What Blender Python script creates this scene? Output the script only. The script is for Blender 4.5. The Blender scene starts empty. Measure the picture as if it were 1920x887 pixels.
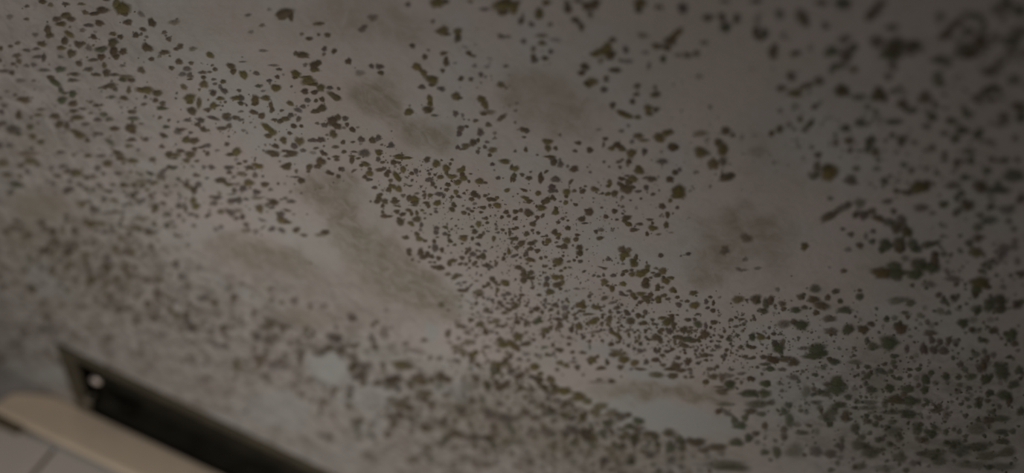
import bpy, bmesh, math, random
import numpy as np
from mathutils import Vector, Matrix, noise as mnoise

random.seed(11)
rng = np.random.default_rng(11)
scene = bpy.context.scene
COL = scene.collection
W, H = 1920.0, 887.0

# ------------------------------------------------------------------ camera
CEIL = 2.40                 # ceiling height
D0 = 0.35                   # distance along the line of sight to the ceiling
TH = math.radians(42.0)     # the phone looks 42 degrees upwards
ROLL = math.radians(25.3)   # and is held askew
F = 1387.0                  # focal length in pixels of the 1920 frame
CAM = Vector((0.0, 0.0, CEIL - D0 * math.sin(TH)))
fwd = Vector((0, math.cos(TH), math.sin(TH)))
rt = Vector((1, 0, 0)); up = Vector((0, -math.sin(TH), math.cos(TH)))
cx = rt * math.cos(ROLL) + up * math.sin(ROLL)
cy = -rt * math.sin(ROLL) + up * math.cos(ROLL)
cam_d = bpy.data.cameras.new('camera'); cam = bpy.data.objects.new('camera', cam_d); COL.objects.link(cam)
M = Matrix((( cx.x, cy.x, -fwd.x, CAM.x), (cx.y, cy.y, -fwd.y, CAM.y), (cx.z, cy.z, -fwd.z, CAM.z), (0, 0, 0, 1)))
cam.matrix_world = M
cam_d.sensor_width = 36.0; cam_d.lens = 36.0 * F / W
cam_d.clip_start = 0.01
cam_d.dof.use_dof = True
cam_d.dof.focus_distance = D0 * 0.955
cam_d.dof.aperture_fstop = 2.5
scene.camera = cam

def ray(px, py):
    return fwd + cx * ((px - W / 2) / F) - cy * ((py - H / 2) / F)
def on_ceiling(px, py, z=CEIL):
    r = ray(px, py); return CAM + r * ((z - CAM.z) / r.z)
def on_wall(px, py, y):
    r = ray(px, py); return CAM + r * ((y - CAM.y) / r.y)

# ------------------------------------------------------------------ light
scene.view_settings.view_transform = 'Standard'; scene.view_settings.look = 'None'
scene.view_settings.gamma = 1.0; scene.view_settings.use_curve_mapping = False
scene.view_settings.exposure = 0.0
world = bpy.data.worlds.new('world'); scene.world = world; world.use_nodes = True
wb = world.node_tree.nodes['Background']
wb.inputs[0].default_value = (1.0, 0.93, 0.88, 1); wb.inputs[1].default_value = 0.02
lamp_d = bpy.data.lights.new('room_lamp', 'SPOT'); lamp_d.energy = 4.0; lamp_d.color = (1.0, 0.935, 0.87); lamp_d.shadow_soft_size = 0.05
lamp_d.spot_size = math.radians(158); lamp_d.spot_blend = 1.0
lamp = bpy.data.objects.new('room_lamp', lamp_d); COL.objects.link(lamp); lamp.location = (-0.06, 0.44, CEIL - 0.48)
lamp.rotation_euler = (Vector((-0.14, 0.56, CEIL)) - lamp.location).to_track_quat('-Z', 'Y').to_euler()

# ------------------------------------------------------------------ helpers
def mat(name, base, rough=0.8, metal=0.0, spec=0.3):
    m = bpy.data.materials.new(name); m.use_nodes = True
    b = m.node_tree.nodes['Principled BSDF']
    b.inputs['Base Color'].default_value = (*base, 1); b.inputs['Roughness'].default_value = rough
    b.inputs['Metallic'].default_value = metal; b.inputs['Specular IOR Level'].default_value = spec
    return m
def noisy(m, scale, amount, bump=0.0, bscale=None, detail=4.0):
    """break a flat base colour up with noise in object space, and give it a little relief"""
    nt = m.node_tree; b = nt.nodes['Principled BSDF']; c = b.inputs['Base Color'].default_value[:]
    g = nt.nodes.new('ShaderNodeNewGeometry')
    n = nt.nodes.new('ShaderNodeTexNoise'); n.inputs['Scale'].default_value = scale; n.inputs['Detail'].default_value = detail
    nt.links.new(g.outputs['Position'], n.inputs['Vector'])
    r = nt.nodes.new('ShaderNodeValToRGB'); r.color_ramp.elements[0].position = 0.3; r.color_ramp.elements[1].position = 0.7
    r.color_ramp.elements[0].color = (*[x * (1 - amount) for x in c[:3]], 1); r.color_ramp.elements[1].color = (*[min(1, x * (1 + amount)) for x in c[:3]], 1)
    nt.links.new(n.outputs['Fac'], r.inputs['Fac']); nt.links.new(r.outputs['Color'], b.inputs['Base Color'])
    if bump:
        n2 = nt.nodes.new('ShaderNodeTexNoise'); n2.inputs['Scale'].default_value = bscale or scale * 4; n2.inputs['Detail'].default_value = 5
        nt.links.new(g.outputs['Position'], n2.inputs['Vector'])
        bp = nt.nodes.new('ShaderNodeBump'); bp.inputs['Strength'].default_value = bump; bp.inputs['Distance'].default_value = 0.001
        nt.links.new(n2.outputs['Fac'], bp.inputs['Height']); nt.links.new(bp.outputs['Normal'], b.inputs['Normal'])
    return m
def link_mesh(name, me, m, parent=None, smooth=False):
    o = bpy.data.objects.new(name, me); COL.objects.link(o)
    if m is not None:
        for mm in (m if isinstance(m, (list, tuple)) else [m]): me.materials.append(mm)
    if smooth:
        for p in me.polygons: p.use_smooth = True
    if parent is not None:
        o.parent = parent; o.matrix_parent_inverse = Matrix.Translation(parent.location).inverted()
    return o
def from_bm(name, bm, m, parent=None, smooth=False):
    bm.normal_update()
    me = bpy.data.meshes.new(name); bm.to_mesh(me); bm.free()
    return link_mesh(name, me, m, parent, smooth)
def add_box(bm, x0, x1, y0, y1, z0, z1, mi=0, bevel=0.0, seg=2):
    r = bmesh.ops.create_cube(bm, size=1.0); vs = r['verts']
    for v in vs:
        v.co = Vector((x0 + (v.co.x + .5) * (x1 - x0), y0 + (v.co.y + .5) * (y1 - y0), z0 + (v.co.z + .5) * (z1 - z0)))
    fs = set(f for v in vs for f in v.link_faces)
    for f in fs: f.material_index = mi
    if bevel:
        es = list(set(e for v in vs for e in v.link_edges))
        bmesh.ops.bevel(bm, geom=es, offset=bevel, segments=seg, affect='EDGES', profile=0.5, material=mi)
def empty(name, loc, label, cat, group=None):
    o = bpy.data.objects.new(name, None); COL.objects.link(o); o.location = loc; o.empty_display_size = 0.05
    return tag(o, label, cat, group)
def tag(o, label, cat, group=None, kind=None):
    if label: o['label'] = label
    if cat: o['category'] = cat
    if group: o['group'] = group
    if kind: o['kind'] = kind
    return o
def structure(o): o['kind'] = 'structure'; return o

# ------------------------------------------------------------------ where the ceiling ends
Yw = on_ceiling(135, 759).y            # the tiled wall at the far side
slot_l = (on_ceiling(113, 652).x + on_ceiling(140, 744).x) / 2   # left end of the dark channel
slot_n = (on_ceiling(128, 655).y + on_ceiling(560, 858).y) / 2   # near side of it
slot_r = slot_l + 0.62
X0, X1, Y0, Y1 = -1.25, 1.25, -1.3, Yw
print('WALL y', Yw, 'slot', slot_l, slot_n, slot_r)
for c in ((0,0),(1920,0),(1920,887),(0,700),(620,887)): print(c, on_ceiling(*c))

# ------------------------------------------------------------------ stains in the plaster (blobs: px, py, rx, ry, angle, strength)
STAINS = [(705,185,48,38,35,.9),(740,215,30,24,0,.5),(800,256,50,34,10,.85),(825,245,30,24,0,.4),(1030,195,88,55,5,.5),(980,160,50,30,0,.35),(1080,215,50,40,0,.3),
 (650,30,60,60,0,.5),(745,42,40,30,30,.45),(560,45,50,30,0,.25),(400,40,80,50,0,.2),(625,370,58,42,25,.9),(655,420,45,45,0,.8),(690,470,45,50,0,.75),(735,505,60,50,25,.75),
 (790,545,60,38,35,.8),(850,575,36,20,25,.8),(600,350,50,16,0,.5),(485,475,85,30,10,.8),(430,470,40,26,0,.4),(545,495,60,28,25,.55),(565,590,48,20,8,.7),(540,540,90,40,0,.2),
 (620,540,120,50,10,.15),(700,560,110,40,10,.2),(1375,440,80,55,0,.6),(1330,490,55,40,-30,.5),(1315,525,40,24,0,.5),(1400,410,60,26,20,.5),(1460,470,40,60,0,.4),
 (1250,738,120,17,3,.85),(1310,735,60,20,5,.5),(1150,728,40,10,0,.3),(75,388,62,26,0,.9),(100,375,40,24,0,.4),(30,430,50,30,0,.5),(90,450,90,50,0,.35),(60,270,50,24,0,.3),
 (280,340,60,24,0,.4),(150,520,160,60,10,.3),(700,650,90,20,20,.3),(660,600,90,22,5,.3),(1000,640,80,40,0,.15),(880,790,100,60,20,.3),(1130,560,90,20,0,.2),
 (1560,560,60,30,0,.2),(1690,480,90,60,0,.2),(1640,640,120,50,0,.2),(960,780,110,50,20,.3),(1100,850,140,40,10,.35),(1270,850,120,30,0,.3),(790,60,50,30,0,.2),(1440,300,60,90,0,.2)]
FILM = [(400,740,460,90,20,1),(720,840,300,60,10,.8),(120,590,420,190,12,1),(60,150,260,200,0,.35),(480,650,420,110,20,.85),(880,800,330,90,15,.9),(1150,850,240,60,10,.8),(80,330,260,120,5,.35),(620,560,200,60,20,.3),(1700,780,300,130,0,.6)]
GREENS = [(1780,780,180,110,0,.8),(1700,550,120,60,20,.5),(1850,420,90,120,0,.6),(1820,200,120,90,0,.5),(1880,640,70,180,0,.7),(1560,820,160,60,10,.5),(1450,860,120,30,0,.4),(1600,170,70,50,0,.35),(1680,330,90,30,0,.2)]
LIGHTS = [(620,692,48,26,10,1),(812,622,22,26,0,1),(1130,655,45,16,15,.7),(1200,700,60,12,5,.6),(1225,775,110,24,12,.9),(1330,800,50,26,5,.9),(850,732,30,22,0,.8),(690,655,60,20,20,.5),
 (40,700,50,30,0,.4),(100,700,40,20,0,.6),(700,740,60,30,0,.5),(520,770,70,30,10,.6),(430,810,60,30,20,.5),(1480,760,70,30,0,.4),(1790,610,40,30,0,.3),(1720,430,50,26,0,.35),(80,500,30,20,0,.6),(95,540,50,16,20,.6),
 (1500,730,50,30,0,.4),(390,440,40,20,0,.4),(700,800,40,26,0,.4),(640,850,80,30,0,.3),(440,540,80,10,25,.5)]
CLEAN = [(1235,775,150,30,10),(1330,800,70,30,5),(1130,740,90,14,10),(1370,450,105,60,0),(1060,190,90,70,0),(1170,70,40,50,0),(1400,190,60,60,0),(1480,380,70,60,0),(400,70,75,50,0),(530,80,60,45,0),(760,110,110,60,20),
 (690,190,75,50,25),(800,256,60,45,0),(660,420,85,60,50),(740,530,110,50,38),(480,480,90,40,10),(1320,90,40,40,0),(640,130,20,60,0),(600,450,60,24,0),(560,595,60,18,5),(75,388,60,26,0),
 (620,692,48,26,10),(812,622,28,28,0),(700,740,40,20,0),(1640,410,30,40,0),(1500,100,30,30,0),(970,90,24,30,0),(940,400,10,10,0),(1180,20,40,40,0),(450,40,60,60,0),(1080,740,50,20,25),(1190,470,60,16,0),(1560,470,60,50,30),(1130,655,30,12,15)]
def ell(px, py, e):
    a = math.radians(e[4]); dx, dy = px - e[0], py - e[1]
    u = (dx * math.cos(a) + dy * math.sin(a)) / e[2]; v = (-dx * math.sin(a) + dy * math.cos(a)) / e[3]
    return u * u + v * v
def field(px, py, L):
    s = np.zeros_like(px)
    px, py = (px + 9 * np.sin(px / 23 + py / 41) + 6 * np.sin(px / 11 - py / 17 + 1) + 3.5 * np.sin(px / 6.1 + py / 7.3),
              py + 7 * np.sin(py / 19 - px / 37 + 2) + 5 * np.sin(py / 10 + px / 13) + 3 * np.sin(py / 5.3 - px / 6.7))
    for e in L:
        q = np.exp(-(ell(px, py, e) ** 2.4) * 0.8) * e[5]
        s = s + q - s * q
    return s

# ------------------------------------------------------------------ materials
def plaster_material():
    m = bpy.data.materials.new('stained_plaster'); m.use_nodes = True; nt = m.node_tree; b = nt.nodes['Principled BSDF']
    b.inputs['Roughness'].default_value = 0.85; b.inputs['Specular IOR Level'].default_value = 0.2
    g = nt.nodes.new('ShaderNodeNewGeometry'); L = nt.links.new
    def nz(scale, detail=3, lo=.35, hi=.65, dist=0.0):
        n = nt.nodes.new('ShaderNodeTexNoise'); n.inputs['Scale'].default_value = scale; n.inputs['Detail'].default_value = detail; n.inputs['Distortion'].default_value = dist
        L(g.outputs['Position'], n.inputs['Vector'])
        r = nt.nodes.new('ShaderNodeMapRange'); r.inputs[1].default_value = lo; r.inputs[2].default_value = hi; r.inputs[3].default_value = 0; r.inputs[4].default_value = 1
        L(n.outputs['Fac'], r.inputs[0]); return r.outputs[0]
    def at(name):
        a = nt.nodes.new('ShaderNodeAttribute'); a.attribute_name = name; return a.outputs['Fac']
    def mul(a, k):
        x = nt.nodes.new('ShaderNodeMath'); x.operation = 'MULTIPLY'; L(a, x.inputs[0])
        if isinstance(k, (int, float)): x.inputs[1].default_value = k
        else: L(k, x.inputs[1])
        return x.outputs[0]
    def mix(c1, c2, f):
        x = nt.nodes.new('ShaderNodeMix'); x.data_type = 'RGBA'
        if isinstance(f, (int, float)): x.inputs[0].default_value = f
        else: L(f, x.inputs[0])
        for i, c in ((6, c1), (7, c2)):
            if isinstance(c, tuple): x.inputs[i].default_value = (*c, 1)
            else: L(c, x.inputs[i])
        return x.outputs[2]
    base = mix((0.525, 0.475, 0.455), (0.50, 0.495, 0.475), mul(nz(26, 3, .45, .62), .8))     # pinkish grey to bluish grey
    base = mix(base, (0.46, 0.42, 0.375), mul(nz(14, 4, .5, .7), .5))
    base = mix(base, (0.43, 0.385, 0.345), mul(nz(160, 5, .45, .75, 1.0), .45))
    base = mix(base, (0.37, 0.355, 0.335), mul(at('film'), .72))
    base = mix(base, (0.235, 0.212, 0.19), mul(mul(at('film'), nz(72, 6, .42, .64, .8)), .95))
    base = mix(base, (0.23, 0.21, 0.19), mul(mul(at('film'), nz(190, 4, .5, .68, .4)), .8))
    base = mix(base, (0.43, 0.45, 0.44), mul(at('clean'), .8))
    st = mul(at('stain'), mix((.55,) * 3, (1.35,) * 3, nz(150, 7, .34, .66, .8)))
    base = mix(base, (0.285, 0.255, 0.20), mul(st, .82))
    base = mix(base, (0.26, 0.27, 0.20), mul(mul(at('algae'), nz(40, 4, .35, .7)), .55))
    base = mix(base, (0.26, 0.22, 0.185), mul(at('scorch'), .5))
    L(base, b.inputs['Base Color'])
    n = nt.nodes.new('ShaderNodeTexNoise'); n.inputs['Scale'].default_value = 420; n.inputs['Detail'].default_value = 6; L(g.outputs['Position'], n.inputs['Vector'])
    bp = nt.nodes.new('ShaderNodeBump'); bp.inputs['Strength'].default_value = 0.35; bp.inputs['Distance'].default_value = 0.0006
    L(n.outputs['Fac'], bp.inputs['Height']); L(bp.outputs['Normal'], b.inputs['Normal'])
    return m
def mould_material():
    m = bpy.data.materials.new('mould'); m.use_nodes = True; nt = m.node_tree; b = nt.nodes['Principled BSDF']; L = nt.links.new
    b.inputs['Roughness'].default_value = 0.95; b.inputs['Specular IOR Level'].default_value = 0.1
    a = nt.nodes.new('ShaderNodeAttribute'); a.attribute_name = 'tint'
    g = nt.nodes.new('ShaderNodeNewGeometry')
    n = nt.nodes.new('ShaderNodeTexNoise'); n.inputs['Scale'].default_value = 900; n.inputs['Detail'].default_value = 3; L(g.outputs['Position'], n.inputs['Vector'])
    r = nt.nodes.new('ShaderNodeMapRange'); r.inputs[1].default_value = .3; r.inputs[2].default_value = .7; r.inputs[3].default_value = .75; r.inputs[4].default_value = 1.2
    L(n.outputs['Fac'], r.inputs[0])
    mx = nt.nodes.new('ShaderNodeMath'); mx.operation = 'MULTIPLY'; mx.use_clamp = True; L(a.outputs['Alpha'], mx.inputs[0]); L(r.outputs[0], mx.inputs[1])
    L(a.outputs['Color'], b.inputs['Base Color']); L(mx.outputs[0], b.inputs['Alpha'])
    return m
PLASTER = plaster_material(); MOULD = mould_material()
M_TRIM = noisy(mat('beige_trim', (0.86, 0.72, 0.56), 0.55), 30, .09, .2, 300)
M_TILE = noisy(mat('white_glazed_tile', (0.76, 0.70, 0.65), 0.35, spec=.5), 18, .05)
M_GROUT = noisy(mat('brown_grout', (0.13, 0.105, 0.07), 0.95), 90, .2, .5, 500)
M_SEAL = noisy(mat('grey_sealant', (0.42, 0.42, 0.405), 0.5), 40, .06)
M_FRAME = noisy(mat('olive_brown_frame', (0.070, 0.060, 0.038), 0.6), 60, .3, .2)
M_DARK = noisy(mat('black_channel', (0.030, 0.027, 0.019), 0.7), 60, .4, .2)
M_STEEL = mat('bright_screw', (0.85, 0.74, 0.68), 0.35, 0.35)
M_WALL = noisy(mat('painted_wall', (0.5, 0.47, 0.44), 0.85), 20, .06, .2, 200)
M_FLOOR = noisy(mat('floor_tile', (0.3, 0.27, 0.24), 0.6), 12, .1)
# ---- the larger mould spots: where the photograph shows them (frame origin, zoom, then x,y,rx,ry,strength+tint+angle)
SPOTS = [
(0,0,6,"""480,20,40,25,7 570,55,35,22,5o 305,70,30,18,5 740,45,40,22,6 915,45,40,18,5o 1200,5,40,10,5 110,190,40,30,3 300,215,28,20,5
1380,95,85,65,8o 1310,40,40,50,7o 1400,150,40,30,8 960,140,35,25,6o 1060,155,60,20,7 1150,115,65,40,7
740,175,60,30,8 640,215,50,30,6 800,215,50,30,6 690,270,50,30,7o 540,340,35,55,8 560,400,45,30,7 470,495,50,30,7o 400,390,40,22,4
1120,260,50,32,7b15 1000,285,55,22,6p 930,340,35,25,4p 1440,250,50,30,7 1710,255,55,35,8b45 1610,330,40,22,6b20 1530,395,38,30,7 1650,415,25,18,4 1590,160,50,25,4b30
1055,415,40,26,7b20 1270,380,35,25,6o 1355,415,35,25,7 1270,480,50,50,8 1280,580,40,55,8 1310,640,35,30,8 1385,580,45,35,7
780,385,60,28,7o25 730,460,35,50,7 690,540,50,25,7o 885,500,45,40,7b30 940,485,25,20,6 1140,555,65,35,7g 1140,640,40,35,8 1050,675,55,20,6 1000,540,35,40,4p
805,600,45,45,8 680,640,35,20,4g 890,715,40,30,6b40 1000,780,45,28,6 190,625,45,28,6 215,690,35,25,6o 150,720,30,20,6 300,565,40,20,6p 410,550,45,18,6p 430,640,60,22,6p 495,650,25,45,7p
120,520,30,18,6 200,485,35,20,5o 10,545,25,25,8 5,680,15,25,7 300,740,35,20,5p 380,730,35,22,5p 500,790,60,22,5p 50,800,60,25,6p 135,820,35,25,7 680,780,55,35,7g 840,835,60,22,6
1655,535,55,45,8b20 1850,590,55,28,7 1705,665,32,22,7 1590,790,50,30,6b20 1380,740,35,16,4 1175,730,30,25,6o 1200,820,40,45,7 1290,840,50,20,6 1085,840,50,20,7 1420,865,80,25,7o 1900,440,30,28,6 1850,365,30,22,5 570,870,40,25,8"""),
(320,0,6,"""40,250,60,30,4o 870,170,35,20,4g 1290,150,80,55,8 1240,175,50,45,8 1355,190,25,50,7 1110,105,25,20,3p 1030,285,35,20,4 905,360,35,20,3p 1690,265,35,20,6 1640,270,35,20,5o
1560,435,35,25,7 1665,390,18,18,6 1765,395,35,26,7 1475,385,25,20,4 1730,550,28,28,7p 1725,610,20,22,5 1840,575,30,28,7 1485,620,72,32,8b10 1410,600,30,25,6 1615,740,50,45,8 1665,705,35,30,7 1620,785,45,28,8o 1515,730,28,22,5p
1410,830,50,38,8o20 1400,870,30,20,7 1530,870,60,20,7o 110,520,35,30,6 65,550,30,22,6 250,550,45,25,4o 445,620,50,28,7o25 95,695,45,28,7 230,710,30,20,6 185,775,50,26,6p 135,835,45,25,5p 10,765,30,25,7
680,745,55,30,7b30 705,805,35,28,8 820,840,50,38,8o20 965,825,35,24,6p 500,780,30,22,6 470,735,20,15,5 360,815,45,20,6 440,810,25,15,5 1220,780,32,18,6 1200,865,30,20,7 1160,735,60,15,4 810,695,40,12,4 1040,570,50,16,4g 220,850,35,35,6p 370,870,30,20,7"""),
(640,0,6,"""1080,30,70,60,7o 1180,20,35,30,6 1450,15,35,20,5o 1820,60,110,60,7o 1850,20,70,40,7 1610,105,60,20,5p 1820,140,60,35,8 750,50,35,28,5p 1030,240,28,22,5p
1150,345,55,50,7o 1090,355,40,22,5o 1190,385,40,20,6 1310,360,40,50,7o 1310,430,40,45,7 355,200,50,45,4 235,330,40,35,5p 270,295,30,20,4
800,515,32,28,7p 980,565,22,14,5p 940,640,30,32,7 1150,600,42,22,7 1180,660,24,25,7 1180,710,32,38,7 1140,795,25,25,7 1435,600,38,25,7b20 1490,630,30,15,6 1280,710,22,18,3p
80,690,34,34,8 340,745,26,28,7p 430,750,42,32,7p 445,820,32,25,8 850,750,50,38,8o20 920,815,55,32,7o40 1000,870,70,22,7o 1570,840,24,32,6p 1850,745,30,20,5p 1500,740,30,22,4p 1640,750,35,20,3p 1350,875,30,20,6 1460,880,30,12,6 1800,410,45,30,5p 1880,410,30,20,4p 210,820,60,30,3"""),
(960,0,6,"""20,90,45,70,8o 60,30,40,25,6 385,30,45,35,7o 305,155,50,55,8o20 100,240,38,35,6 120,190,20,40,5 220,275,35,28,6p 430,275,32,22,5 630,110,50,40,6 620,50,30,50,6 840,70,60,40,7 920,60,50,50,7 950,20,45,30,7 740,10,60,20,6p 880,160,30,50,5
715,230,50,35,7b30 780,300,35,45,7 1440,30,80,40,7o 1425,100,45,45,7 1650,80,45,30,6 1900,100,25,50,5p 335,400,60,25,5o 340,485,48,30,6o 240,550,30,30,5o 130,465,35,30,5p 490,450,70,22,4p 435,580,30,30,6p
240,640,30,35,6 255,680,45,28,7p 370,655,38,25,7 1070,540,55,55,9o 1105,620,55,55,9 930,610,50,32,8o 1000,580,60,45,7o 1130,450,42,30,7 1000,680,40,35,4o 1280,560,36,40,6p 1300,690,60,30,4p 1220,680,30,22,4
820,750,52,38,7 785,820,38,32,9 1160,790,70,28,7 1780,460,60,55,8b-40 1850,380,80,40,7o-40 1630,520,60,32,7 1740,540,50,32,7 1700,665,38,36,7g 1500,590,40,25,4p 1470,400,60,35,4o 1540,740,28,40,4 1870,620,40,25,4p 1060,870,30,20,7"""),
(0,148,6,"""620,40,75,32,8g35 690,130,40,28,7g45 820,170,45,38,8g 740,160,40,15,6 700,240,52,40,8g 820,280,55,30,8 270,235,75,35,7o10 930,335,45,16,6p 830,360,50,22,7 460,345,50,18,5 430,405,50,18,6o 210,420,40,35,7 215,380,25,30,6 620,420,55,32,8
870,435,72,28,7o 670,510,50,40,7 755,525,32,40,7 1250,75,60,30,7 1180,95,50,20,6 820,15,55,25,6p 1380,10,40,25,7g 1480,15,40,25,7 1450,125,28,38,6o20 1630,125,85,40,8o5 1770,160,60,30,7 1750,240,30,30,6 1830,275,32,30,6 1820,330,60,22,7g 1255,205,35,22,6g 1395,215,45,25,7b20
1100,300,60,14,6 1020,260,28,20,5g 1165,400,38,28,6g 1100,460,50,22,6p 1020,385,30,14,5 1490,370,50,25,6 1500,445,70,24,8g 1470,550,60,45,8 1495,590,35,25,8 1290,560,60,22,8 1230,455,40,30,5g 1620,285,35,18,5 1800,435,25,20,6 1870,540,38,20,7g 1850,640,42,24,7b15 1900,465,20,20,6
150,570,80,45,7p15 30,500,60,25,6p 210,620,40,22,6g 340,540,40,35,6o 370,650,40,35,7o 460,710,45,30,6o 900,635,60,40,7o10 840,590,60,25,6o20 985,690,32,25,7 1240,710,70,26,7g35 1480,685,50,24,7 1640,680,35,26,6 1450,755,45,25,5o 1820,760,30,24,6 1330,840,60,35,7b30 990,865,40,20,8 320,840,110,35,6o 680,825,50,20,6 50,300,40,25,5p 170,180,28,15,6 20,370,30,30,7p 5,215,20,15,6 80,140,30,15,4 960,510,45,25,5p 1100,620,60,20,5p 110,750,40,30,5p 0,750,30,40,6p 1900,850,35,40,8 230,20,60,25,4p 380,20,25,15,5p 1140,865,50,20,6p 1300,120,30,22,6p 1590,505,35,12,4"""),
(320,148,6,"""215,5,30,10,7 150,90,45,26,6o25 375,60,50,38,7o 590,30,34,22,7 485,5,28,15,6p 500,55,25,18,5 480,160,38,30,7 605,135,42,28,7p25 560,90,25,30,5p 770,130,25,20,6 985,80,30,22,6g 1040,135,25,16,4 1110,20,32,18,7p 1185,100,50,40,8o20 1550,25,80,40,7o 1600,60,60,20,8 1690,100,50,35,7o 1510,140,40,30,8 1620,150,38,26,9 1790,100,38,20,7p 1890,110,22,18,6 1840,190,75,32,7b30 1870,220,35,28,8 1540,240,34,25,8p 1635,245,24,20,7 1705,230,32,26,7 1490,310,30,25,6p 1700,330,50,40,8 1625,365,40,28,8 1435,350,50,22,6p25 1345,275,46,22,7o25 1250,355,24,16,6
215,215,60,48,7o 220,260,35,25,9o 320,270,32,55,6o 240,360,50,42,8 480,300,42,34,7o 415,345,42,22,6 560,220,42,24,7o 615,260,20,14,6 530,300,40,12,5 740,215,55,28,7o 795,215,32,36,7p 790,275,34,22,8 950,235,42,50,8o 950,280,38,22,9 1070,215,52,30,7o 1130,300,24,45,7b-15 1140,350,28,30,7 935,375,50,24,8b20 1025,415,38,32,8 840,280,15,12,4 795,365,25,14,5
625,410,42,30,7 640,445,50,30,6p 735,435,42,22,7 790,460,32,20,6p 480,440,62,22,7p15 190,465,45,20,6p 340,465,42,30,7p 305,515,40,22,8b20 370,570,45,26,7b20 580,555,65,22,6 660,525,32,26,6 80,590,42,36,6p 125,570,48,20,6 225,605,26,18,6p 175,685,45,35,8o 265,695,52,35,8 410,750,50,22,6p 345,770,40,16,6 270,790,32,25,7 110,810,45,24,7 220,850,62,35,7o 50,855,60,25,7o 415,840,30,26,6 635,735,32,22,6 740,820,52,42,8o 670,850,50,20,7
1170,460,35,18,7 1235,475,38,24,7 1290,450,52,24,8 1350,410,34,28,7p 1440,450,30,30,6 1385,530,36,24,8b15 1470,530,22,20,7 1340,610,30,18,7 1090,550,68,34,8o45 1150,600,45,34,7o 1100,640,42,26,9 1270,690,36,40,7o 1180,755,42,24,7b20 1450,700,50,45,7o 1390,755,38,32,8p 1490,805,34,22,6p 1140,830,75,30,7 1170,855,50,20,8 1370,835,68,28,7b15 1290,810,50,14,6 1320,865,60,18,6 1690,685,42,32,8p 1600,690,50,24,7p 1635,780,32,16,6 1730,520,36,26,7p 1650,500,28,15,5 1820,470,55,50,8 1885,430,32,30,7 1870,530,48,36,9b30 1830,620,42,42,7o 1760,630,20,16,4 1855,765,38,20,6 1720,835,42,26,8b30 1600,830,40,20,3 1860,875,40,15,7 525,805,30,14,4 820,580,30,15,4"""),
(640,148,6,"""905,90,38,28,7p 1025,15,60,50,7o 1015,70,35,20,6 1125,112,48,26,6p10 1340,10,28,15,6 1460,15,25,16,5 1795,65,42,35,6o 1290,195,50,42,7o 1335,215,30,18,6 995,220,32,38,7o 1000,280,28,34,7o 975,345,55,40,7 990,355,22,18,9 1050,410,42,15,5g 760,372,50,36,8o10 770,300,16,16,3 1575,225,50,34,7o 1615,290,35,55,7o-15 1650,375,80,28,6o 1600,395,40,16,7 1805,435,58,28,6b-35 1655,515,34,28,6b30
1285,390,32,34,6p 1365,410,22,24,4p 1380,455,14,12,4g 1510,470,28,22,6 1435,460,15,12,4 1345,560,42,32,7p-20 1325,615,28,35,7p 1410,535,22,18,7 1565,600,40,42,6p 1485,715,46,34,7 1540,690,20,24,7 1400,755,46,34,6o 1310,770,26,24,7p 1360,790,35,15,5 1535,820,22,26,7p 1550,780,18,16,5p 1615,765,24,22,6p 1700,800,48,34,6o 1670,858,26,18,8 1725,610,20,22,4 1725,670,28,14,4o 1640,710,26,18,5p
45,445,38,25,7p 65,515,22,24,8 125,570,34,28,8b20 185,545,20,14,3 30,550,24,16,4 225,680,38,30,8p 350,690,38,32,8 415,665,34,32,8p 340,685,20,14,9 130,710,26,14,6 20,712,26,24,8 560,745,32,34,7p 520,765,14,8,7 455,740,20,12,5 260,835,62,40,7p 145,820,40,12,6 30,820,32,18,7 420,825,40,32,7o40 430,845,24,14,8 650,870,60,22,8o 740,885,50,14,7o 120,870,35,16,6o"""),
(960,148,6,"""905,30,60,45,6o 860,60,50,40,6o 840,50,25,25,7 1035,120,38,36,7p 1060,20,35,18,5 1410,75,45,24,6 1400,175,38,22,6 1355,255,30,34,7 1420,120,14,14,4 1610,95,25,24,5 1615,175,58,34,7 1130,300,34,34,7p 1240,385,60,34,7o15 1310,420,50,28,7o 1415,430,40,26,6o 1530,330,42,45,7o 1545,390,42,30,6o 1620,345,38,28,7
125,570,42,28,7 170,585,26,28,7p 135,655,22,16,6 35,490,18,18,4 400,705,60,30,7o 405,780,35,35,7o 490,780,25,24,7 155,795,24,26,7 35,812,18,18,5 285,855,16,14,5 430,875,60,15,8 745,720,34,24,7 875,800,38,30,8 710,810,26,20,6 1050,675,28,24,7 1030,740,20,30,5 540,630,20,18,4 1120,780,40,26,7o 1185,745,45,36,8 1240,785,40,32,7o 1340,835,52,45,7o 1490,820,30,40,7p 1350,705,30,22,5p 1420,640,50,35,6o 1480,690,60,22,5o 1230,585,32,20,5p 1310,525,22,20,4 1640,640,50,35,6o 1665,680,48,34,8o 1730,615,48,34,7o 1775,595,45,28,7o 1810,770,55,42,7 975,570,30,18,3"""),
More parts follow.
